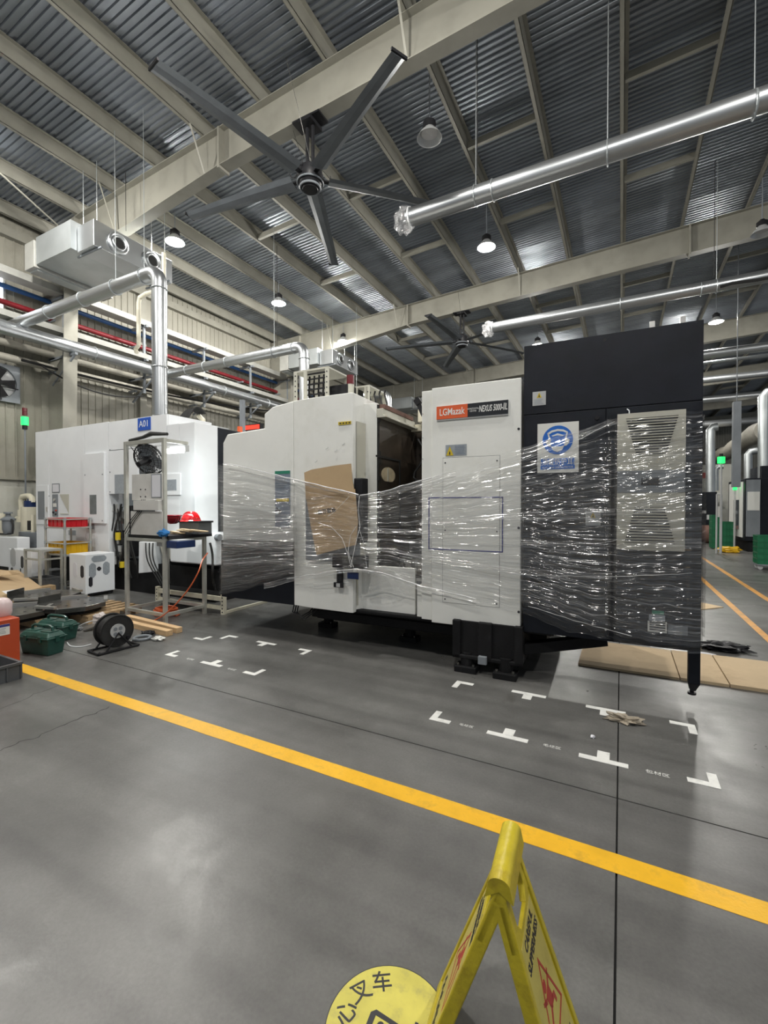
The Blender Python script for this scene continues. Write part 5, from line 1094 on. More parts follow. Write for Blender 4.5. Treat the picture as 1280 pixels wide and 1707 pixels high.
B(lx, hx, ty, ty+.22, tz+.035, onY(325, 868.5, ty+.1).z).build('bin_body', 'greycrate', bx, bevel=.006); B(lx-.01, hx+.02, ty-.01, ty+.23, onY(325, 871, ty+.1).z, onY(325, 868.5, ty+.1).z+.003).build('bin_rim', 'blk', bx)
MB().bar((sx1-.03, ty-.1, tz+.05), (lx-.03, ty-.05, tz+.05), .10, .02).build('paper_stack', 'cardpale', label='crumpled beige papers on the stand table beside the bin', cat='paper')
mb = MB()
for k in range(5): a = Vector((sx1-.20+.09*k, ty-.12+.03*(k % 2), tz+.075+.018*k*(1 if k < 3 else .4))); mb.bar(a, a+Vector((.22, .02*k, -.02)), .06, .012)
mb.build('wooden_slats', 'cardpale', label='loose pale slats lying on the work stand table', cat='scrap')
MB().blob((sx1-.02, sy0+.0, tz+.07), .09, 12, 8, .3, 5, (1.1, .5, .5)).build('blue_rag', 'bluecloth', label='blue rag hanging over the table edge of the work stand', cat='rag', smooth=True)
nb = B(sx1+.01, onY(306, 900, sy0+.12).x, sy0+.02, sy0+.3, onY(293, 913, sy0+.1).z, tz-.03).build('hanging_bin', 'bluebin', bevel=.005); tag(nb, 'navy bin hung under the table top of the work stand', 'bin')
# orange air hose
def hose(pts, r, m, name, label, cat='hose', par=None):
    P_ = [Vector(p) for p in pts]; out = []
    for i in range(len(P_)-1):
        p0 = P_[max(i-1, 0)]; p1 = P_[i]; p2 = P_[i+1]; p3 = P_[min(i+2, len(P_)-1)]
        for k in range(8):
            t = k/8; out.append(.5*((2*p1)+(p2-p0)*t+(2*p0-5*p1+4*p2-p3)*t*t+(3*p1-p0-3*p2+p3)*t**3))
    out.append(P_[-1]); o = MB().tube(out, r, 6).build(name, m, par, smooth=True)
    if label: tag(o, label, cat)
    return o
zf_ = .012
hose([onY(346, 922, sy0+.3), onY(337, 935, sy0+.1), onY(330, 955, sy0-.02), onY(312, 985, sy0-.06), onY(285, 1015, sy0-.08), onZ(262, 1032, .06), onZ(240, 1038, zf_), onZ(222, 1032, zf_), onZ(208, 1020, zf_)], .008, 'hose', 'air_hose', 'orange air hose looping down from the table to the floor by the battens')
pts = [Vector(((sx0+sx1)/2+(.19-.008*(t/26))*math.cos(t*2*PI/26)+.02*math.sin(t*.11), sy0+.32+(.15-.006*(t/26))*math.sin(t*2*PI/26), .012+.0006*t+.01*math.sin(t*.35)**2)) for t in range(26*6)]
MB().tube(pts, .009, 6).build('hose_coil', 'hose', label='coil of orange hose lying inside the foot frame of the work stand', cat='hose', smooth=True)
hose([onY(350, 905, sy0+.55), onY(354, 925, sy0+.55), onY(355, 965, sy0+.55), onZ(360, 990, .1)], .016, 'rubber', 'black_hose', 'thick black hose down the rear leg of the work stand')
# low slotted platform frame
pc = onZ(373, 1025); px_, py_ = pc.x, pc.y; ph = .27
pfm = thing('platform_frame', 'low beige slotted steel frame on the floor between stand and wrapped machine', 'frame', (px_, py_, 0))
xl = px_-1.45; ye = 5.3
for (x, y) in ((px_-.06, py_), (xl, py_)):
    o = B(x, x+.06, y, y+.05, 0, ph).build('post', 'ivory', pfm)
    for k in range(5): MB().cyl((x+.03, y-.002, .03+.05*k), (x+.03, y, .03+.05*k), .011, 8).build('slot', 'ink', o)
B(xl+.06, px_-.06, py_+.005, py_+.045, ph-.09, ph-.03).build('rail', 'ivory', pfm); B(xl+.06, px_-.06, py_+.005, py_+.045, .06, .11).build('rail', 'ivory', pfm)
MB().bar((px_-.03, py_+.05, .02), (px_-.03, ye, .02), .035).build('rail', 'ivory', pfm); B(xl, px_-.02, py_+.05, YA-.12, ph-.03, ph-.02).build('deck', 'black', pfm)

# ================================================================ LEFT FOREGROUND CLUTTER
random.seed(11)
# white pump box with cut-outs, right
def face_box(name, label, X, Y, xl_, yb_, h, m='bright', holesX=(), holesY=(), lift=.06):
    t = thing(name, label, 'box', (X, Y, 0)); B(xl_, X, Y, yb_, lift, h).build('housing', m, t, bevel=.008)
    for hd in holesX:       # openings on the +X face: (px, py, w, h, material)
        p = onX(hd[0], hd[1], X); c = .35*min(hd[2], hd[3]); w_, h_ = hd[2]/2, hd[3]/2
        pl = [(p.y-w_+c, p.z-h_), (p.y+w_-c, p.z-h_), (p.y+w_, p.z-h_+c), (p.y+w_, p.z+h_-c), (p.y+w_-c, p.z+h_), (p.y-w_+c, p.z+h_), (p.y-w_, p.z+h_-c), (p.y-w_, p.z-h_+c)]
        MB().prism(pl, X, X+.004, 'x').build('opening', hd[4], t)
    for hd in holesY:
        p = onY(hd[0], hd[1], Y); c = .3*min(hd[2], hd[3]); w_, h_ = hd[2]/2, hd[3]/2
        pl = [(p.x-w_+c, p.z-h_), (p.x+w_-c, p.z-h_), (p.x+w_, p.z-h_+c), (p.x+w_, p.z+h_-c), (p.x+w_-c, p.z+h_), (p.x-w_+c, p.z+h_), (p.x-w_, p.z+h_-c), (p.x-w_, p.z-h_+c)]
        MB().prism(pl, Y-.004, Y, 'y').build('opening', hd[4], t)
    return t
g_ = onZ(143, 997); X_, Y_ = g_.x, g_.y; xl_ = onY(115, 900, Y_).x; yb_ = onX(191, 900, X_).y; h_ = onX(143, 925, X_).z
t = face_box('pump_cover', 'white pump cover box with rounded cut-outs, beside the crate trolley', X_, Y_, xl_, yb_, h_, holesX=((165, 931, .24, .10, 'label'), (154, 951, .11, .24, 'label'), (177, 947, .11, .22, 'label'), (165, 948, .07, .07, 'ink'), (151, 970, .06, .16, 'ink')), holesY=((125, 950, .11, .24, 'paper'), (137, 953, .09, .20, 'ink')))
MB().cyl((X_-.05, yb_-.1, .03), (X_-.05, yb_-.04, .03), .03, 10).cyl((xl_+.06, Y_+.1, .03), (xl_+.06, Y_+.16, .03), .03, 10).cyl((X_-.05, Y_+.08, .03), (X_-.05, Y_+.14, .03), .03, 10).build('caster', 'rubber', t)
B(X_-.6, X_-.02, Y_+.03, yb_-.02, .028, .062).build('bottom_tray', 'black', t)
p0 = onY(13.5, 900, 4.22); p1 = onY(52, 900, 4.22)
t = face_box('pump_cover', 'second white pump cover box at the far left behind the cardboard', p1.x, 4.22, p0.x, 4.44, onY(30, 916, 4.22).z, holesY=((22, 929, .20, .34, 'lgrey'), (37, 937, .09, .22, 'ink'), (20, 949, .08, .07, 'ink'), (28, 952, .05, .05, 'grey'), (34.5, 952, .03, .1, 'ink')))
# trolley with crates
tx1, ty0 = onZ(109, 988).x, onZ(109, 988).y; tx0 = onY(76, 900, ty0).x; ty1 = ty0+.42
tr = thing('crate_trolley', 'galvanised tube trolley holding a red crate above a yellow crate', 'trolley', (tx0, ty0, 0)); hz1 = onY(107, 866, ty0).z; hz2 = onY(107, 926, ty0).z
for (x, y) in ((tx0, ty0), (tx1, ty0), (tx0, ty1), (tx1, ty1)):
    MB().cyl((x, y, .0), (x, y, hz1+.02), .018, 10).build('post', 'frame', tr, smooth=True)
for z in (hz1, hz1-.15, hz2, hz2+.20, .09):
    for (a, b) in (((tx0, ty0), (tx1, ty0)), ((tx1, ty0), (tx1, ty1)), ((tx1, ty1), (tx0, ty1)), ((tx0, ty1), (tx0, ty0))): MB().cyl((*a, z), (*b, z), .012, 8).build('rail', 'frame', tr, smooth=True)
    for (x, y) in ((tx0, ty0), (tx1, ty0), (tx1, ty1)): MB().cyl((x, y, z-.025), (x, y, z+.025), .024, 10).build('clamp', 'ductdull', tr)
def crate(name, label, x0, x1, y0, y1, z0, z1, m, ribs=4, group=None, cat='crate', T=None):
    t = MB(T); w_ = .012
    t.box(x0+w_, x1-w_, y0+w_, y1-w_, z0, z0+.01)
    for (a, b, c, d) in ((x0, x1, y0, y0+w_), (x0, x1, y1-w_, y1), (x0, x0+w_, y0+w_, y1-w_), (x1-w_, x1, y0+w_, y1-w_)): t.box(a, b, c, d, z0, z1)
    r = .012
    for (a, b, c, d) in ((x0-r, x1+r, y0-r, y0), (x0-r, x1+r, y1, y1+r), (x0-r, x0, y0, y1), (x1, x1+r, y0, y1)): t.box(a, b, c, d, z1-.02, z1)
    for k in range(ribs+1):
        x = x0+(x1-x0)*k/ribs; y = y0+(y1-y0)*k/ribs
        t.box(x-.006, x+.006, y0-.010, y0, z0+.01, z1-.02).box(x1, x1+.010, y-.006, y+.006, z0+.01, z1-.02).box(x0-.010, x0, y-.006, y+.006, z0+.01, z1-.02)
    return t.build(name, m, label=label, cat=cat, group=group)
crate('crate', 'red plastic crate on the top level of the tube trolley', tx0+.04, tx1-.035, ty0+.035, ty1-.035, hz1-.137, hz1+.02, 'redplastic')
crate('crate', 'yellow plastic crate on the lower level of the tube trolley', tx0+.04, tx1-.035, ty0+.035, ty1-.035, hz2+.013, hz2+.21, 'yelplastic')
# small frame stand with grey bins
fx1, fy0 = onZ(65, 990).x, 3.93; fx0 = onY(42, 900, fy0).x; fx1 = onY(66, 900, fy0).x
fs = thing('frame_stand', 'small square-tube stand between the second pump cover and the trolley', 'stand', (fx0, fy0, 0)); fz = onY(55, 916, fy0).z
for (x, y) in ((fx0, fy0), (fx1, fy0), (fx0, fy0+.33), (fx1, fy0+.33)): B(x-.018, x+.018, y-.018, y+.018, 0, fz).build('leg', 'frame', fs)
for z in (fz-.036, fz-.18): B(fx0, fx1, fy0-.012, fy0+.012, z, z+.03).build('rail', 'frame', fs); B(fx1-.012, fx1+.012, fy0+.012, fy0+.33, z, z+.03).build('rail', 'frame', fs)
B(fx0, fx1, fy0+.02, fy0+.33, fz-.006, fz+.004).build('top_sheet', 'lgrey', fs)
crate('crate', 'dark grey crate on the floor under the small tube stand', fx0+.05, fx1-.03, fy0+.04, fy0+.30, 0, .28, 'greycrate'); 
B(tx0-.42, tx0-.06, ty0+.12, ty0+.38, 0.0, .32).build('dark_bin', 'greycrate', label='dark bin low between stand and trolley', cat='bin', bevel=.01)
# pallets with machine plates
def pallet(label, x0, y0, L_, W_, rz=0, z0=0.0):
    t = thing('pallet', label, 'pallet', (x0, y0, z0), rz); T = Matrix.Translation((x0, y0, z0)) @ Matrix.Rotation(rz, 4, 'Z')
    for k in range(3): B(0, L_, (W_-.09)*k/2, (W_-.09)*k/2+.09, 0, .085, T).build('bearer', 'oldwood', t)
    for k in range(7): x = (L_-.10)*k/6; B(x, x+.10, -.01, W_+.01, .0855+.002*(k % 2), .105+.002*(k % 2), T).build('deck_board', 'oldwood', t)
    return t
c1 = onZ(176, 1038)
pallet('timber pallet under the nearest machine plate, behind the cable reel', -7.0, 3.27, 1.05, .72, .0)
c2 = onZ(60, 1048); pallet('timber pallet behind the green toolboxes, under the left machine plates', -7.42, c2.y+.0, 1.12, .32, .0)
pallet('timber pallet carrying the plate in front of the crate trolley', -8.2, 3.27, 1.15, .72, .0)
def plate(label, px, py, z, r, rz, m='steel'):
    c = onZ(px, py, z); T = Matrix.Translation((c.x, c.y, z-.07)) @ Matrix.Rotation(rz, 4, 'Z'); t = thing('machine_plate', label, 'steel plate', T=T)
    n = 8; pl = [(r*math.cos(2*PI*(i+.5)/n), r*math.sin(2*PI*(i+.5)/n)) for i in range(n)]; pl2 = [(a*.86, b*.86) for a, b in pl]
    MB(T).prism(pl2, -.045, .0, 'z').build('underside', 'black', t, bevel=.01); MB(T).prism(pl, 0, .06, 'z').build('plate_body', m, t, bevel=.004)
    for i in (0, 2, 5):
        a = Vector((*pl[i], 0)); b = Vector((*pl[(i+1) % n], 0)); MB(T).bar(a*1.0+Vector((0, 0, .075)), b*1.0+Vector((0, 0, .075)), .045, .03).build('edge_bar', 'brightsteel', t)
    a = Vector((*pl[3], 0)); b = Vector((*pl[4], 0)); MB(T).bar(a+Vector((0, 0, .10)), b+Vector((0, 0, .10)), .02, .08).build('upright_bar', 'steel', t)
    for k in range(6): d = 2*PI*k/6; MB(T).cyl((r*.5*math.cos(d), r*.5*math.sin(d), .06), (r*.5*math.cos(d), r*.5*math.sin(d), .063), .015, 10).build('bolt_hole', 'ink', t)
    return t
plate('octagonal black steel plate nearest the cable reel, bright front edge', 121, 1003, .24, .40, .25)
plate('octagonal black steel plate in front of the crate trolley', 76, 990, .25, .42, .6)
plate('grey steel plate at the left edge above the orange cabinet', 26, 1016, .22, .36, .1)
# cardboard lying on the left pallet
zc_ = .19
pts = [onZ(0, 951, .34), onZ(30, 950, .33), onZ(70, 979, .20), onZ(48, 984, .2), onZ(44, 996, .19), onZ(34, 1003, .19), onZ(-60, 1010, .19), onZ(-60, 955, .33)]
n = len(pts); mb = MB(); mb.add([tuple(p) for p in pts]+[(p.x, p.y, p.z-.012) for p in pts], [tuple(range(n))[::-1], tuple(range(n, 2*n))]+[(i, (i+1) % n, n+(i+1) % n, n+i) for i in range(n)])
cbt = mb.build('cardboard_sheet', 'card', label='big flattened cardboard box lying over pallet at the left edge', cat='cardboard')
pts = [onZ(-60, 943, .42), onZ(15, 951, .42), onZ(33, 956, .41), onZ(20, 958, .37), onZ(-60, 962, .37)]; n = len(pts)
MB().add([tuple(p) for p in pts]+[(p.x, p.y, p.z-.008) for p in pts], [tuple(range(n))[::-1], tuple(range(n, 2*n))]+[(i, (i+1) % n, n+(i+1) % n, n+i) for i in range(n)]).build('raised_flap', 'card', cbt)
a = onZ(18, 988, .245); MB().add([(a.x-.14, a.y-.05, .262), (a.x+.08, a.y-.09, .252), (a.x+.14, a.y+.05, .262), (a.x-.08, a.y+.08, .272)], [(0, 1, 2, 3)]).build('paper_note', 'paper', cbt)
a = onZ(15, 1000, .0); B(a.x-1.0, a.x+.25, a.y, a.y+.55, 0, .17).build('crate_block', 'oldwood', label='timber packing under the flattened cardboard', cat='packing')
# orange cabinet with label
fc_ = onZ(34, 1108); oc = thing('steel_cabinet', 'orange-red steel cabinet at the left edge behind the grey crate', 'cabinet', (fc_.x, fc_.y, 0))
oh = onY(34, 1029, fc_.y).z; B(fc_.x-.5, fc_.x, fc_.y-.62, fc_.y, 0, oh).build('cabinet_body', 'orangebox', oc, bevel=.008)
a = onX(16, 1040, fc_.x); b = onX(16, 1056, fc_.x); lb = B(fc_.x, fc_.x+.002, a.y-.26, a.y, b.z-.005, a.z+.005).build('label', 'signwhite', oc); B(fc_.x+.002, fc_.x+.003, a.y-.26, a.y, a.z-.018, a.z+.004).build('label_header', 'tape', lb)
mb = MB()
for k in range(4): mb.box(fc_.x+.002, fc_.x+.003, a.y-.24, a.y-.02-.02*random.random(), b.z+.012+.014*k, b.z+.017+.014*k)
mb.build('print_lines', 'label', lb, kind='stuff')
a = onZ(2, 1028, oh); jg = thing('jug', 'translucent pinkish plastic jug standing on the orange cabinet', 'jug', (a.x-.02, a.y+.05, oh))
MB().lathe([(0, 0), (.075, 0), (.085, .02), (.085, .12), (.06, .155), (.03, .17), (0, .17)], Matrix.Translation((a.x-.05, a.y+.02, oh)), 18).build('jug_body', mat('pink_plastic', (.62, .50, .50), .3), jg, smooth=True)
# grey crate bottom left
gc = onZ(39, 1131); gh = onY(43, 1104, gc.y).z
crate('crate', 'dark grey ribbed crate at the left edge over the end of the yellow line', gc.x-.42, gc.x-.012, gc.y-.62, gc.y-.012, 0, gh, 'greycrate', 6)
# toolboxes
def toolbox(p0, pl_, pr, h, label):
    p0 = Vector(p0); ex = (Vector(pr)-p0); W_ = ex.length; ex.normalize(); ey = Vector((-ex.y, ex.x, 0)); Lx = (Vector(pl_)-p0).dot(ey)
    T = Matrix(((ex.x, ey.x, 0, p0.x), (ex.y, ey.y, 0, p0.y), (0, 0, 1, 0), (0, 0, 0, 1))); Lx = abs(Lx)
    t = thing('toolbox', label, 'toolbox', T=T, group='green plastic toolboxes'); f = .02
    MB(T).add([(f, f, 0), (W_-f, f, 0), (W_-f, Lx-f, 0), (f, Lx-f, 0), (0, 0, h*.62), (W_, 0, h*.62), (W_, Lx, h*.62), (0, Lx, h*.62)], [(3, 2, 1, 0), (4, 5, 6, 7), (0, 1, 5, 4), (1, 2, 6, 5), (2, 3, 7, 6), (3, 0, 4, 7)]).build('box_body', 'greenbox', t, bevel=.01)
    B(-.006, W_+.006, -.006, Lx+.006, h*.60, h*.66, T).build('rim', 'greenbox', t, bevel=.004)
    MB(T).add([(0, 0, h*.66), (W_, 0, h*.66), (W_, Lx, h*.66), (0, Lx, h*.66), (.03, .03, h*.84), (W_-.03, .03, h*.84), (W_-.03, Lx-.03, h*.84), (.03, Lx-.03, h*.84)], [(3, 2, 1, 0), (4, 5, 6, 7), (0, 1, 5, 4), (1, 2, 6, 5), (2, 3, 7, 6), (3, 0, 4, 7)]).build('lid', 'greenbox', t, bevel=.01)
    for (a, b) in ((.05, .42), (.58, .95)): B(.045, W_-.045, Lx*a+.01, Lx*b-.01, h*.84, h*.87, T).build('lid_tray', 'greenbox', t, bevel=.006)
    MB(T).tube([(W_/2, Lx*.14, h*.84), (W_/2, Lx*.16, h*.98), (W_/2, Lx*.25, h*1.04), (W_/2, Lx*.75, h*1.04), (W_/2, Lx*.84, h*.98), (W_/2, Lx*.86, h*.84)], .014, 8).build('handle', 'greenbox', t, smooth=True)
    for y in (.25, .75): B(-.012, 0, Lx*y-.02, Lx*y+.02, h*.5, h*.72, T).build('latch', 'greenbox', t, bevel=.003)
    B(W_*.4, W_*.6, -.012, -.0, h*.48, h*.72, T).build('latch', 'greenbox', t, bevel=.003)
    return t
q0 = onZ(79, 1096); toolbox(q0, onZ(34, 1088), onZ(111, 1086), .27, 'green plastic toolbox nearest the yellow line')
q1 = onZ(104, 1071); d_ = q1-q0; toolbox(q1, onZ(34, 1088)+d_, onZ(111, 1086)+d_, .25, 'second green toolbox, behind the nearer one')
tag(MB().blob((q1.x+.10, q1.y+.36, .18), .09, 14, 10, .35, 9, (1.1, .8, .8)).build('plastic_bag', mat('cloudy_plastic', (.55, .50, .48), .3, coat=.4), label='crumpled clear plastic bag stuffed behind the second toolbox', cat='bag'), None)
# cable reel
rb = onZ(190, 1082); vd = (Vector((rb.x, rb.y, 0))).normalized(); side = Vector((vd.y, -vd.x, 0)); nx = (-vd*.91+side*.42).normalized(); R_ = .158
rc = Vector((rb.x, rb.y, .045+R_)); rl = thing('cable_reel', 'black cable reel with grey hub standing on its foot frame', 'cable reel', (rb.x, rb.y, 0))
for s in (-.07, .07):
    c = rc+nx*s; MB().cyl(c-nx*.006, c+nx*.006, R_, 36).build('flange', 'rubber', rl, smooth=True); MB().ring(c, nx, R_, .011, 36, 6).build('flange_rim', 'rubber', rl, smooth=True)
for k in range(6): MB().ring(rc+nx*(-.05+.02*k), nx, R_*.86, .011, 32, 6).build('cable_turn', 'rubber', rl, smooth=True)
MB().cyl(rc-nx*.06, rc+nx*.06, R_*.8, 28).build('drum', 'rubber', rl, smooth=True)
MB().cyl(rc+nx*.076, rc+nx*.088, R_*.46, 28).build('hub_plate', 'lgrey', rl, smooth=True)
ex = nx.cross(Vector((0, 0, 1))).normalized()
for k in range(4): a = PI/4+PI/2*k; c = rc+nx*.088+ex*(.036*math.cos(a))+Vector((0, 0, .036*math.sin(a))); MB().cyl(c, c+nx*.003, .019, 14).build('socket', 'grey', rl)
MB().cyl(rc+nx*.076+ex*(-.10)+Vector((0, 0, -.085)), rc+nx*.11+ex*(-.10)+Vector((0, 0, -.085)), .018, 12).build('crank_knob', 'blk', rl, smooth=True)
for s in (-1, 1):
    c = Vector((rb.x, rb.y, .014))+nx*(.11*s)
    MB().tube([c+ex*.17, c+ex*.19+nx*(-.02*s), c+ex*.17+nx*(-.04*s)], .011, 6).tube([c-ex*.2, c+ex*.2], .012, 8).build('foot_tube', 'blk', rl, smooth=True)
    MB().tube([c+ex*.13, rc+nx*(.10*s)+Vector((0, 0, -.02)), c-ex*.13], .010, 8).build('side_stay', 'blk', rl, smooth=True)
for s in (-1, 1): MB().tube([Vector((rb.x, rb.y, .014))+nx*.11+ex*.2*s, Vector((rb.x, rb.y, .014))-nx*.11+ex*.2*s], .011, 8).build('foot_cross_tube', 'blk', rl, smooth=True)
# battens, straps and scraps
def batten(pa_, pb_, s, label):
    a = onZ(*pa_); b = onZ(*pb_); a.z = b.z = s/2+.001; MB().bar(a, b, s*1.25, s).build('timber_batten', 'wood', label=label, cat='timber', group='timber battens', bevel=.002)
batten((212, 1043), (283, 1060), .062, 'near timber batten lying beside the cable reel'); batten((212, 1033), (299, 1055), .062, 'far timber batten, sticking out further to the right')
hose([onZ(109, 1062, .01), onZ(120, 1054, .02), onZ(135, 1042, .12), onZ(150, 1036, .16), onZ(160, 1034, .10)], .006, 'cablewhite', 'white_strap', 'white strap rising from the toolboxes to the pallet', 'strap')
hose([onZ(112, 1071, .006), onZ(118, 1077, .006), onZ(135, 1078, .006), onZ(152, 1074, .006)], .006, 'cablewhite', 'white_strap', 'white strap on the floor left of the reel foot', 'strap')
hose([onZ(205, 1073, .006), onZ(222, 1067, .006), onZ(232, 1062, .006)], .005, 'cablewhite', 'white_strap', 'short white strap right of the cable reel', 'strap')
c = onZ(237, 1066); tag(MB().ring((c.x, c.y, .02), (0, 0, 1), .085, .016, 26, 8).build('handle_ring', 'grey', smooth=True), 'dark grey ring lying on the floor by the batten ends', 'ring')
for k, (px, py, r_, m_, lb) in enumerate(((263, 1067, .05, 'signwhite', 'crumpled white paper scrap at the batten ends'), (247, 1058, .06, 'blk', 'black crumpled scrap beside the near batten'), (128, 1050, .05, 'greycrate', 'dark scrap between the toolboxes and the reel'))):
    c = onZ(px, py); MB().blob((c.x, c.y, r_*.35), r_, 16, 10, .5, k*3, (1.3, 1, .35)).build('floor_scrap', m_, label=lb, cat='scrap')
for k in range(5):
    a = onZ(140+6*k, 1052-2*k, .01); b = onZ(175+4*k, 1040-2*k, .04); MB().bar(a, b, .05, .006).build('metal_offcut', ['steel', 'black', 'brightsteel', 'steel', 'black'][k], label='%s metal strip lying between pallet and cable reel' % ('dull', 'black', 'shiny', 'oily', 'dark')[k], cat='metal strip')

# ---------------------------------------------------------------- far left: pump corner
Yp = 4.72
def pb(px0, px1, py0, py1, y0, y1): return B(onY(px0, 843, y0).x, onY(px1, 843, y0).x, y0, y1, max(0, onY((px0+px1)/2, py1, y0).z), onY((px0+px1)/2, py0, y0).z)
wt = thing('coolant_cabinet', 'white low coolant cabinet at the far left edge', 'cabinet', (onY(10, 900, Yp).x, Yp, 0)); B(-12.25, onY(28, 843, 4.5).x, 4.5, 4.72, .25, onY(10, 895, 4.5).z).build('cabinet_body', 'bright', wt, bevel=.015); B(-12.22, onY(26, 843, 4.5).x, 4.52, 4.70, 0, .25).build('plinth', 'black', wt)
ft = thing('filter_pot', 'grey filter pot with black hose on the white coolant cabinet', 'filter', tuple(onY(14, 893, 4.6)))
a = onY(14, 892, 4.6); I = Matrix.Translation(a) @ Matrix.Scale(.85, 4); MB().lathe([(0, 0), (.05, 0), (.10, .06), (.12, .15), (.12, .36), (.15, .36), (.15, .40), (.05, .46), (.05, .52), (.09, .52), (.09, .56), (0, .56)], I, 20).build('pot', 'grey', ft, smooth=True)
MB().tube([a+Vector((.13, 0, .33)), a+Vector((.2, 0, .2)), a+Vector((.17, 0, .04)), a+Vector((0, -.05, .02)), a+Vector((-.3, -.05, .02))], .018, 8).build('hose', 'rubber', ft, smooth=True); MB().cyl(a+Vector((-.28, 0, .0)), a+Vector((-.28, 0, .45)), .06, 12).build('white_pipe', 'ivory', ft, smooth=True)
pg = thing('pipe_assembly', 'ivory pipes with a double elbow and a blue motor left of the A01 machine', 'pipework', tuple(onY(45, 915, Yp+.35)))
P = lambda x, y, d=.35: onY(x, y, Yp+d)
MB().tube([P(37, 868), P(37, 850), P(36, 834), P(38, 828), P(43, 827), P(49, 827), P(53, 830), P(54, 838)], .06, 12).build('double_elbow', 'ivory', pg, smooth=True)
MB().cyl(P(37, 868), P(37, 850), .085, 14).cyl(P(37, 862), P(28, 864), .045, 10).cyl(P(37, 870), P(37, 864), .1, 14).build('pipe_coupling', 'ivory', pg, smooth=True)
MB().cyl(P(51, 890), P(51, 845), .17, 20).build('tank', 'ivory', pg, smooth=True); MB().cyl(P(51, 845), P(51, 835), .12, 16).cyl(P(51, 835), P(51, 832), .06, 10).build('blue_motor', 'bluebin', pg, smooth=True)
pb(30, 58, 887, 912, Yp+.1, Yp+.5).build('grey_tank', 'grey', pg, bevel=.01); pb(45, 51, 868, 884, Yp+.15, Yp+.2).build('small_box', 'blk', pg)
MB().cyl(P(55, 890, .15), P(55, 858, .15), .035, 10).build('thin_pipe', 'ivory', pg, smooth=True); MB().box(P(30, 912).x, P(58, 912).x, Yp+.12, Yp+.48, 0, P(30, 911).z).build('pump_base', 'lgrey', pg)
for k in range(4): MB().tube([P(27+3*k, 905), P(30+3*k, 896-3*k), P(40+2*k, 889-k), P(50, 885)], .015, 6).build('hose', 'rubber', pg, smooth=True)
Ys = 5.15; a = onY(42, 762, Ys); sgt = thing('signal_tower', 'signal tower glowing green in front of the left wall cladding', 'signal light', (a.x, Ys, 0)); b = onY(42, 680, Ys)
MB().cyl((a.x, Ys, 0), (a.x, Ys, onY(42, 715, Ys).z), .018, 8).build('pole', 'grey', sgt, smooth=True)
for k, (y1_, y0_, m_) in enumerate(((680, 687, 'signaldark'), (687, 693, 'signaldark'), (695, 709, 'green_on'), (709, 716, 'blk'))):
    MB().cyl((a.x, Ys, onY(42, y0_, Ys).z+.006), (a.x, Ys, onY(42, y1_, Ys).z), .048 if m_ != 'green_on' else .07, 14).build('signal_lamp', m_, sgt, smooth=True)

# ================================================================ RIGHT BACKGROUND
# cardboard sheets on the floor
yf, yk = onZ(1280, 1157).y, onZ(1280, 1108).y
xsb = [onZ(968, 1090).x, onZ(1127, 1115).x, onZ(1213, 1140).x, onZ(1280, 1140).x+.9]
for k in range(3): MB(Matrix.Translation((0, 0, 0))).prism([(xsb[k]+.004, yf+.01*k), (xsb[k+1]-.004, yf+.01*k+.01), (xsb[k+1]-.004, yk+.012*k), (xsb[k]+.004, yk)], 0.0, .02+.004*k, 'z').build('cardboard_sheet', 'cardpale', label=('flat cardboard strip on the floor under the dark cabinet', 'flat cardboard strip right behind the thin black leg', 'flat cardboard strip at the right edge of the picture')[k], cat='cardboard', group='cardboard strips on the floor')
p = [onZ(1150, 1003), onZ(1167, 1005), onZ(1206, 1013), onZ(1160, 1018)]
MB().prism([(v.x, v.y) for v in p], 0, .012, 'z').build('cardboard_scrap', 'cardpale', label='small pointed cardboard scrap in the aisle behind the cabinet', cat='cardboard')
c = onZ(1206, 1083); mb = MB(); mb.blob((c.x, c.y, .03), .17, 26, 16, .45, 4, (1.2, .75, .22)); mb.build('black_sheet', 'blk', label='crumpled black plastic sheet on the floor beyond the cardboard strips', cat='scrap')
c = onZ(1174, 1090); MB().blob((c.x, c.y, .004), .07, 18, 8, .2, 2, (1.4, .5, .08)).build('white_scrap', 'paper', label='white paper scrap beside the black plastic sheet', cat='scrap', smooth=True)
c = onZ(1040, 1203); MB().blob((c.x, c.y, .015), .055, 26, 16, .55, 6, (1.8, .7, .55)).build('crumpled_plastic', mat('brownish_film', (.36, .31, .24), .3, coat=.5), label='crumpled brownish plastic beside the T mark on the long joint', cat='scrap')
c = onZ(988, 1230); MB().blob((c.x, c.y, .008), .014, 10, 8, .4, 8, (1, 1, .7)).build('tiny_scrap', 'paper', label='tiny pale crumb on the floor among the white marks', cat='scrap')
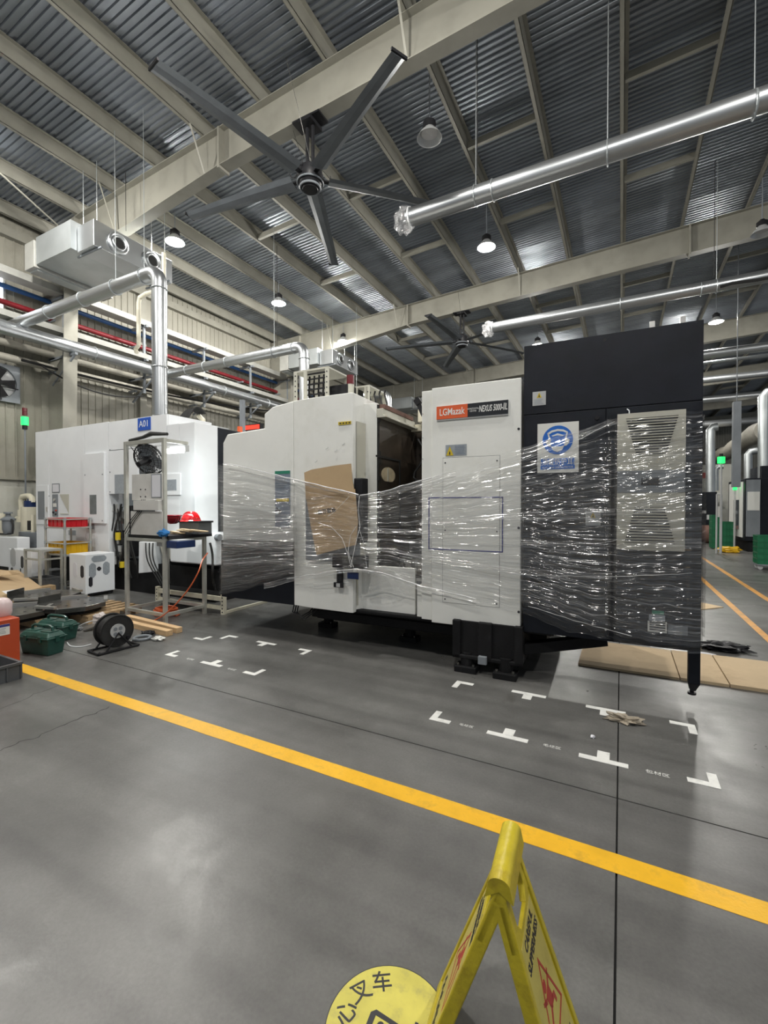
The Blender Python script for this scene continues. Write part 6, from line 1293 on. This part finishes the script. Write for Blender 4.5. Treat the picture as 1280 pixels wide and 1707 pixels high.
# machines far right
def bgx(px, Y): return onY(px, 843, Y).x
Yf = 18.4; Xf = bgx(1242, Yf); fm_ = thing('far_machine', 'dark far machine with white control door at the right edge', 'machine', (Xf+1.5, Yf, 0)); hF = onY(1255, 797, Yf).z
B(Xf, Xf+3.2, Yf, Yf+2.6, .35, hF).build('machine_body', 'navy', fm_, bevel=.02); B(Xf+.1, Xf+3.2, Yf+.1, Yf+2.5, 0, .35).build('machine_base', 'black', fm_)
B(Xf+.45, Xf+2.2, Yf+.2, Yf+1.6, hF, hF+.4).build('machine_top', 'navy', fm_)
B(Xf-.03, Xf, Yf+.3, Yf+2.3, .45, hF-.1).build('white_door', 'white', fm_); B(Xf-.04, Xf-.03, Yf+.7, Yf+1.5, .7, 1.7).build('door_window', 'glassy', fm_)
B(Xf+.02, Xf+.38, Yf-.02, Yf, .5, hF-.05).build('side_cover', 'grey', fm_); B(Xf+.05, Xf+.36, Yf-.04, Yf-.02, 1.35, 1.95).build('paper_board', 'signwhite', fm_); B(Xf+.7, Xf+1.05, Yf-.01, Yf, 1.68, 1.83).build('notice', 'lgrey', fm_); B(Xf+.75, Xf+.95, Yf-.01, Yf, 1.48, 1.6).build('notice', 'lgrey', fm_)
Ye = 22.5; fe = thing('far_machine', 'dark far machine just right of the dark cabinet edge, further back', 'machine', (bgx(1180, Ye), Ye, 0)); B(bgx(1150, Ye), bgx(1195, Ye), Ye, Ye+2.5, .3, onY(1180, 820, Ye).z).build('machine_body', 'navy', fe, bevel=.02); B(bgx(1152, Ye), bgx(1194, Ye), Ye+.1, Ye+2.4, 0, .3).build('machine_base', 'black', fe)
B(bgx(1170, Ye), bgx(1177, Ye), Ye-.01, Ye, onY(1170, 856, Ye).z, onY(1170, 851, Ye).z).build('notice', 'lgrey', fe); B(bgx(1178, Ye), bgx(1186, Ye), Ye-.01, Ye, onY(1170, 866, Ye).z, onY(1170, 858, Ye).z).build('notice', 'lgrey', fe)
for i, (Yq, px0, px1, n_, lb) in enumerate(((19.2, 1187, 1203, 5, 'in the left far stack'), (19.2, 1205, 1222, 4, 'in the far stack beside the white door'))):
    for k in range(n_): crate('crate', 'green crate number %s from the floor %s' % (('one', 'two', 'three', 'four', 'five')[k], lb), bgx(px0, Yq), bgx(px1, Yq), Yq, Yq+.5, .02+.232*k, .02+.232*k+.228, 'greencrate', 3, 'stacked green crates at the far machines')
Yq = 13.4
dl = thing('dolly', 'wheeled dolly under the green crates at the right edge', 'dolly', (bgx(1275, Yq), Yq, 0)); B(bgx(1264, Yq), bgx(1264, Yq)+.6, Yq, Yq+.4, .10, .13).build('dolly_frame', 'grey', dl)
for (dx, dy) in ((.06, .06), (.54, .06), (.06, .34), (.54, .34)): MB().cyl((bgx(1264, Yq)+dx, Yq+dy-.015, .05), (bgx(1264, Yq)+dx, Yq+dy+.015, .05), .05, 12).build('wheel', 'lgrey', dl)
for k in range(5): crate('crate', 'green crate %s from the floor on the dolly at the right edge' % ('first', 'second', 'third', 'fourth', 'fifth')[k], bgx(1264, Yq)+.0, bgx(1264, Yq)+.6, Yq, Yq+.4, .131+.135*k, .131+.135*k+.132, 'greencrate', 5, 'green crates on the dolly')
# board stand, yellow bag, tube lamp
Yb = 17.4; bs = thing('board_stand', 'slim white tube stand with a notice board before the green crates', 'stand', (bgx(1198, Yb), Yb, 0)); hb = onY(1198, 824, Yb).z
for px in (1194.5, 1202.5): MB().cyl((bgx(px, Yb), Yb, 0), (bgx(px, Yb), Yb, hb), .025, 8).build('post', 'lgrey', bs)
for z in (hb, .12): MB().cyl((bgx(1194.5, Yb), Yb, z), (bgx(1202.5, Yb), Yb, z), .025, 8).build('rail', 'lgrey', bs)
B(bgx(1194.8, Yb), bgx(1202.2, Yb), Yb-.01, Yb+.02, onY(1198, 862, Yb).z, onY(1198, 844, Yb).z).build('board', 'board', bs)
c = onZ(1214, 921); MB().blob((c.x, c.y, .09), .22, 16, 10, .3, 7, (1.3, .8, .5)).build('yellow_bag', 'yelplastic', label='slumped yellow bag on the floor by the far board stand', cat='bag', smooth=True)
c = onZ(1178, 905); MB().cyl((c.x-.2, c.y, .36), (c.x+.5, c.y, .36), .36, 20).build('brown_drum', 'roofpink', label='brown cable drum lying before the further dark machine', cat='drum', smooth=True)
# far pipes, ducts and lamps
for i, (py_l, Yq, r_, lb) in enumerate(((592, 16.8, .13, 'uppermost far duct right of the dark cabinet'), (634, 20.6, .13, 'second far duct right of the dark cabinet'), (667, 24.5, .16, 'bright third far duct right of the dark cabinet'), (708, 30.0, .20, 'lowest far duct right of the dark cabinet'), (606, 17.6, .05, 'thin far pipe under the uppermost duct'))):
    a = onY(1172, py_l, Yq); MB().cyl((a.x-4, Yq, a.z), (XR-.3, Yq, a.z+.03), r_, 16).build('far_duct', 'duct', label=lb, cat='duct', smooth=True)
for (px, y0_, y1_, Yq, r_, lb) in ((1274, 655, 800, 18.9, .17, 'big upright duct with a lettered band over the far machine'), (1184, 712, 822, 23.2, .17, 'upright duct over the further dark machine'), (1193, 778, 818, 23.4, .10, 'short upright pipe with bent top by the further machine'), (1247, 752, 800, 20.1, .12, 'short upright pipe with bent top over the far machine')):
    a = onY(px, y0_, Yq); b = onY(px, y1_, Yq); MB().tube([(a.x+.25, Yq, a.z), (a.x+.08, Yq, a.z-.02), (a.x, Yq, a.z-.12), (b.x, Yq, b.z)], r_, 14).build('upright_duct', 'ductdull', label=lb, cat='duct', smooth=True)
a = onY(1278, 717, 22.6); b = a.copy(); pts = [(a.x+.02*k, 22.6+1.5*k, a.z+.08*math.sin(k)) for k in range(11)]; MB().tube(pts, [.40+.04*math.sin(k*2.1) for k in range(11)], 16).build('insulated_duct', 'insul', label='fat cloth-wrapped duct receding over the far machines', cat='duct', smooth=True)
a = onY(1228, 670, 16.0); MB().box(a.x-.09, a.x+.09, 15.9, 16.1, onY(1228, 812, 16).z, a.z).cyl((a.x, 16, a.z-.02), (a.x, 16, zt(a.x)+PD-.02), .012, 6).build('hanging_post', 'grey', label='dark upright channel hanging over the far machines', cat='post')
for (px, py, pyb, lb) in ((1202, 767, 820, 'green signal light on a white pole above the board stand'), (1225, 812, 822, 'small green signal light on the far machine with the white door')):
    Yq = 17.4 if py == 767 else 19.0; a = onY(px, py, Yq); t = thing('signal_light', lb, 'signal light', (a.x, Yq, a.z)); MB().cyl((a.x, Yq, a.z-.10), (a.x, Yq, a.z+.10), .10 if py == 767 else .06, 12).build('signal_lamp', 'green_on', t, smooth=True); MB().cyl((a.x, Yq, 0), (a.x, Yq, a.z-.1), .03, 8).build('pole', 'lgrey', t); MB().cyl((a.x, Yq, a.z+.1), (a.x, Yq, a.z+.2), .05, 10).build('cap', 'blk', t)
a = onY(1173, 797, 25.4); B(a.x-.8, a.x+1.2, 25.4, 25.6, 0, onY(1173, 775, 25.4).z).build('white_partition', 'plaster', label='white partition behind the further dark machine', cat='partition'); B(a.x-.05, a.x+.16, 25.36, 25.395, a.z, onY(1173, 788, 25.4).z).build('red_sign', 'signred', label='small red sign on the white partition', cat='sign')
for i, (dx, Yq, lb) in enumerate(((0, 27, 'boxy dark machine far behind the orange lines'), (4.2, 31, 'tall dark machine far back at the right'), (-4.5, 28, 'pale machine far back behind the wrapped machine'))):
    B(3.0+dx, 6.0+dx, Yq, Yq+2.5, 0, 2.5).build('far_machine', 'navy' if i < 2 else 'lgrey', label=lb, cat='machine', bevel=.03)
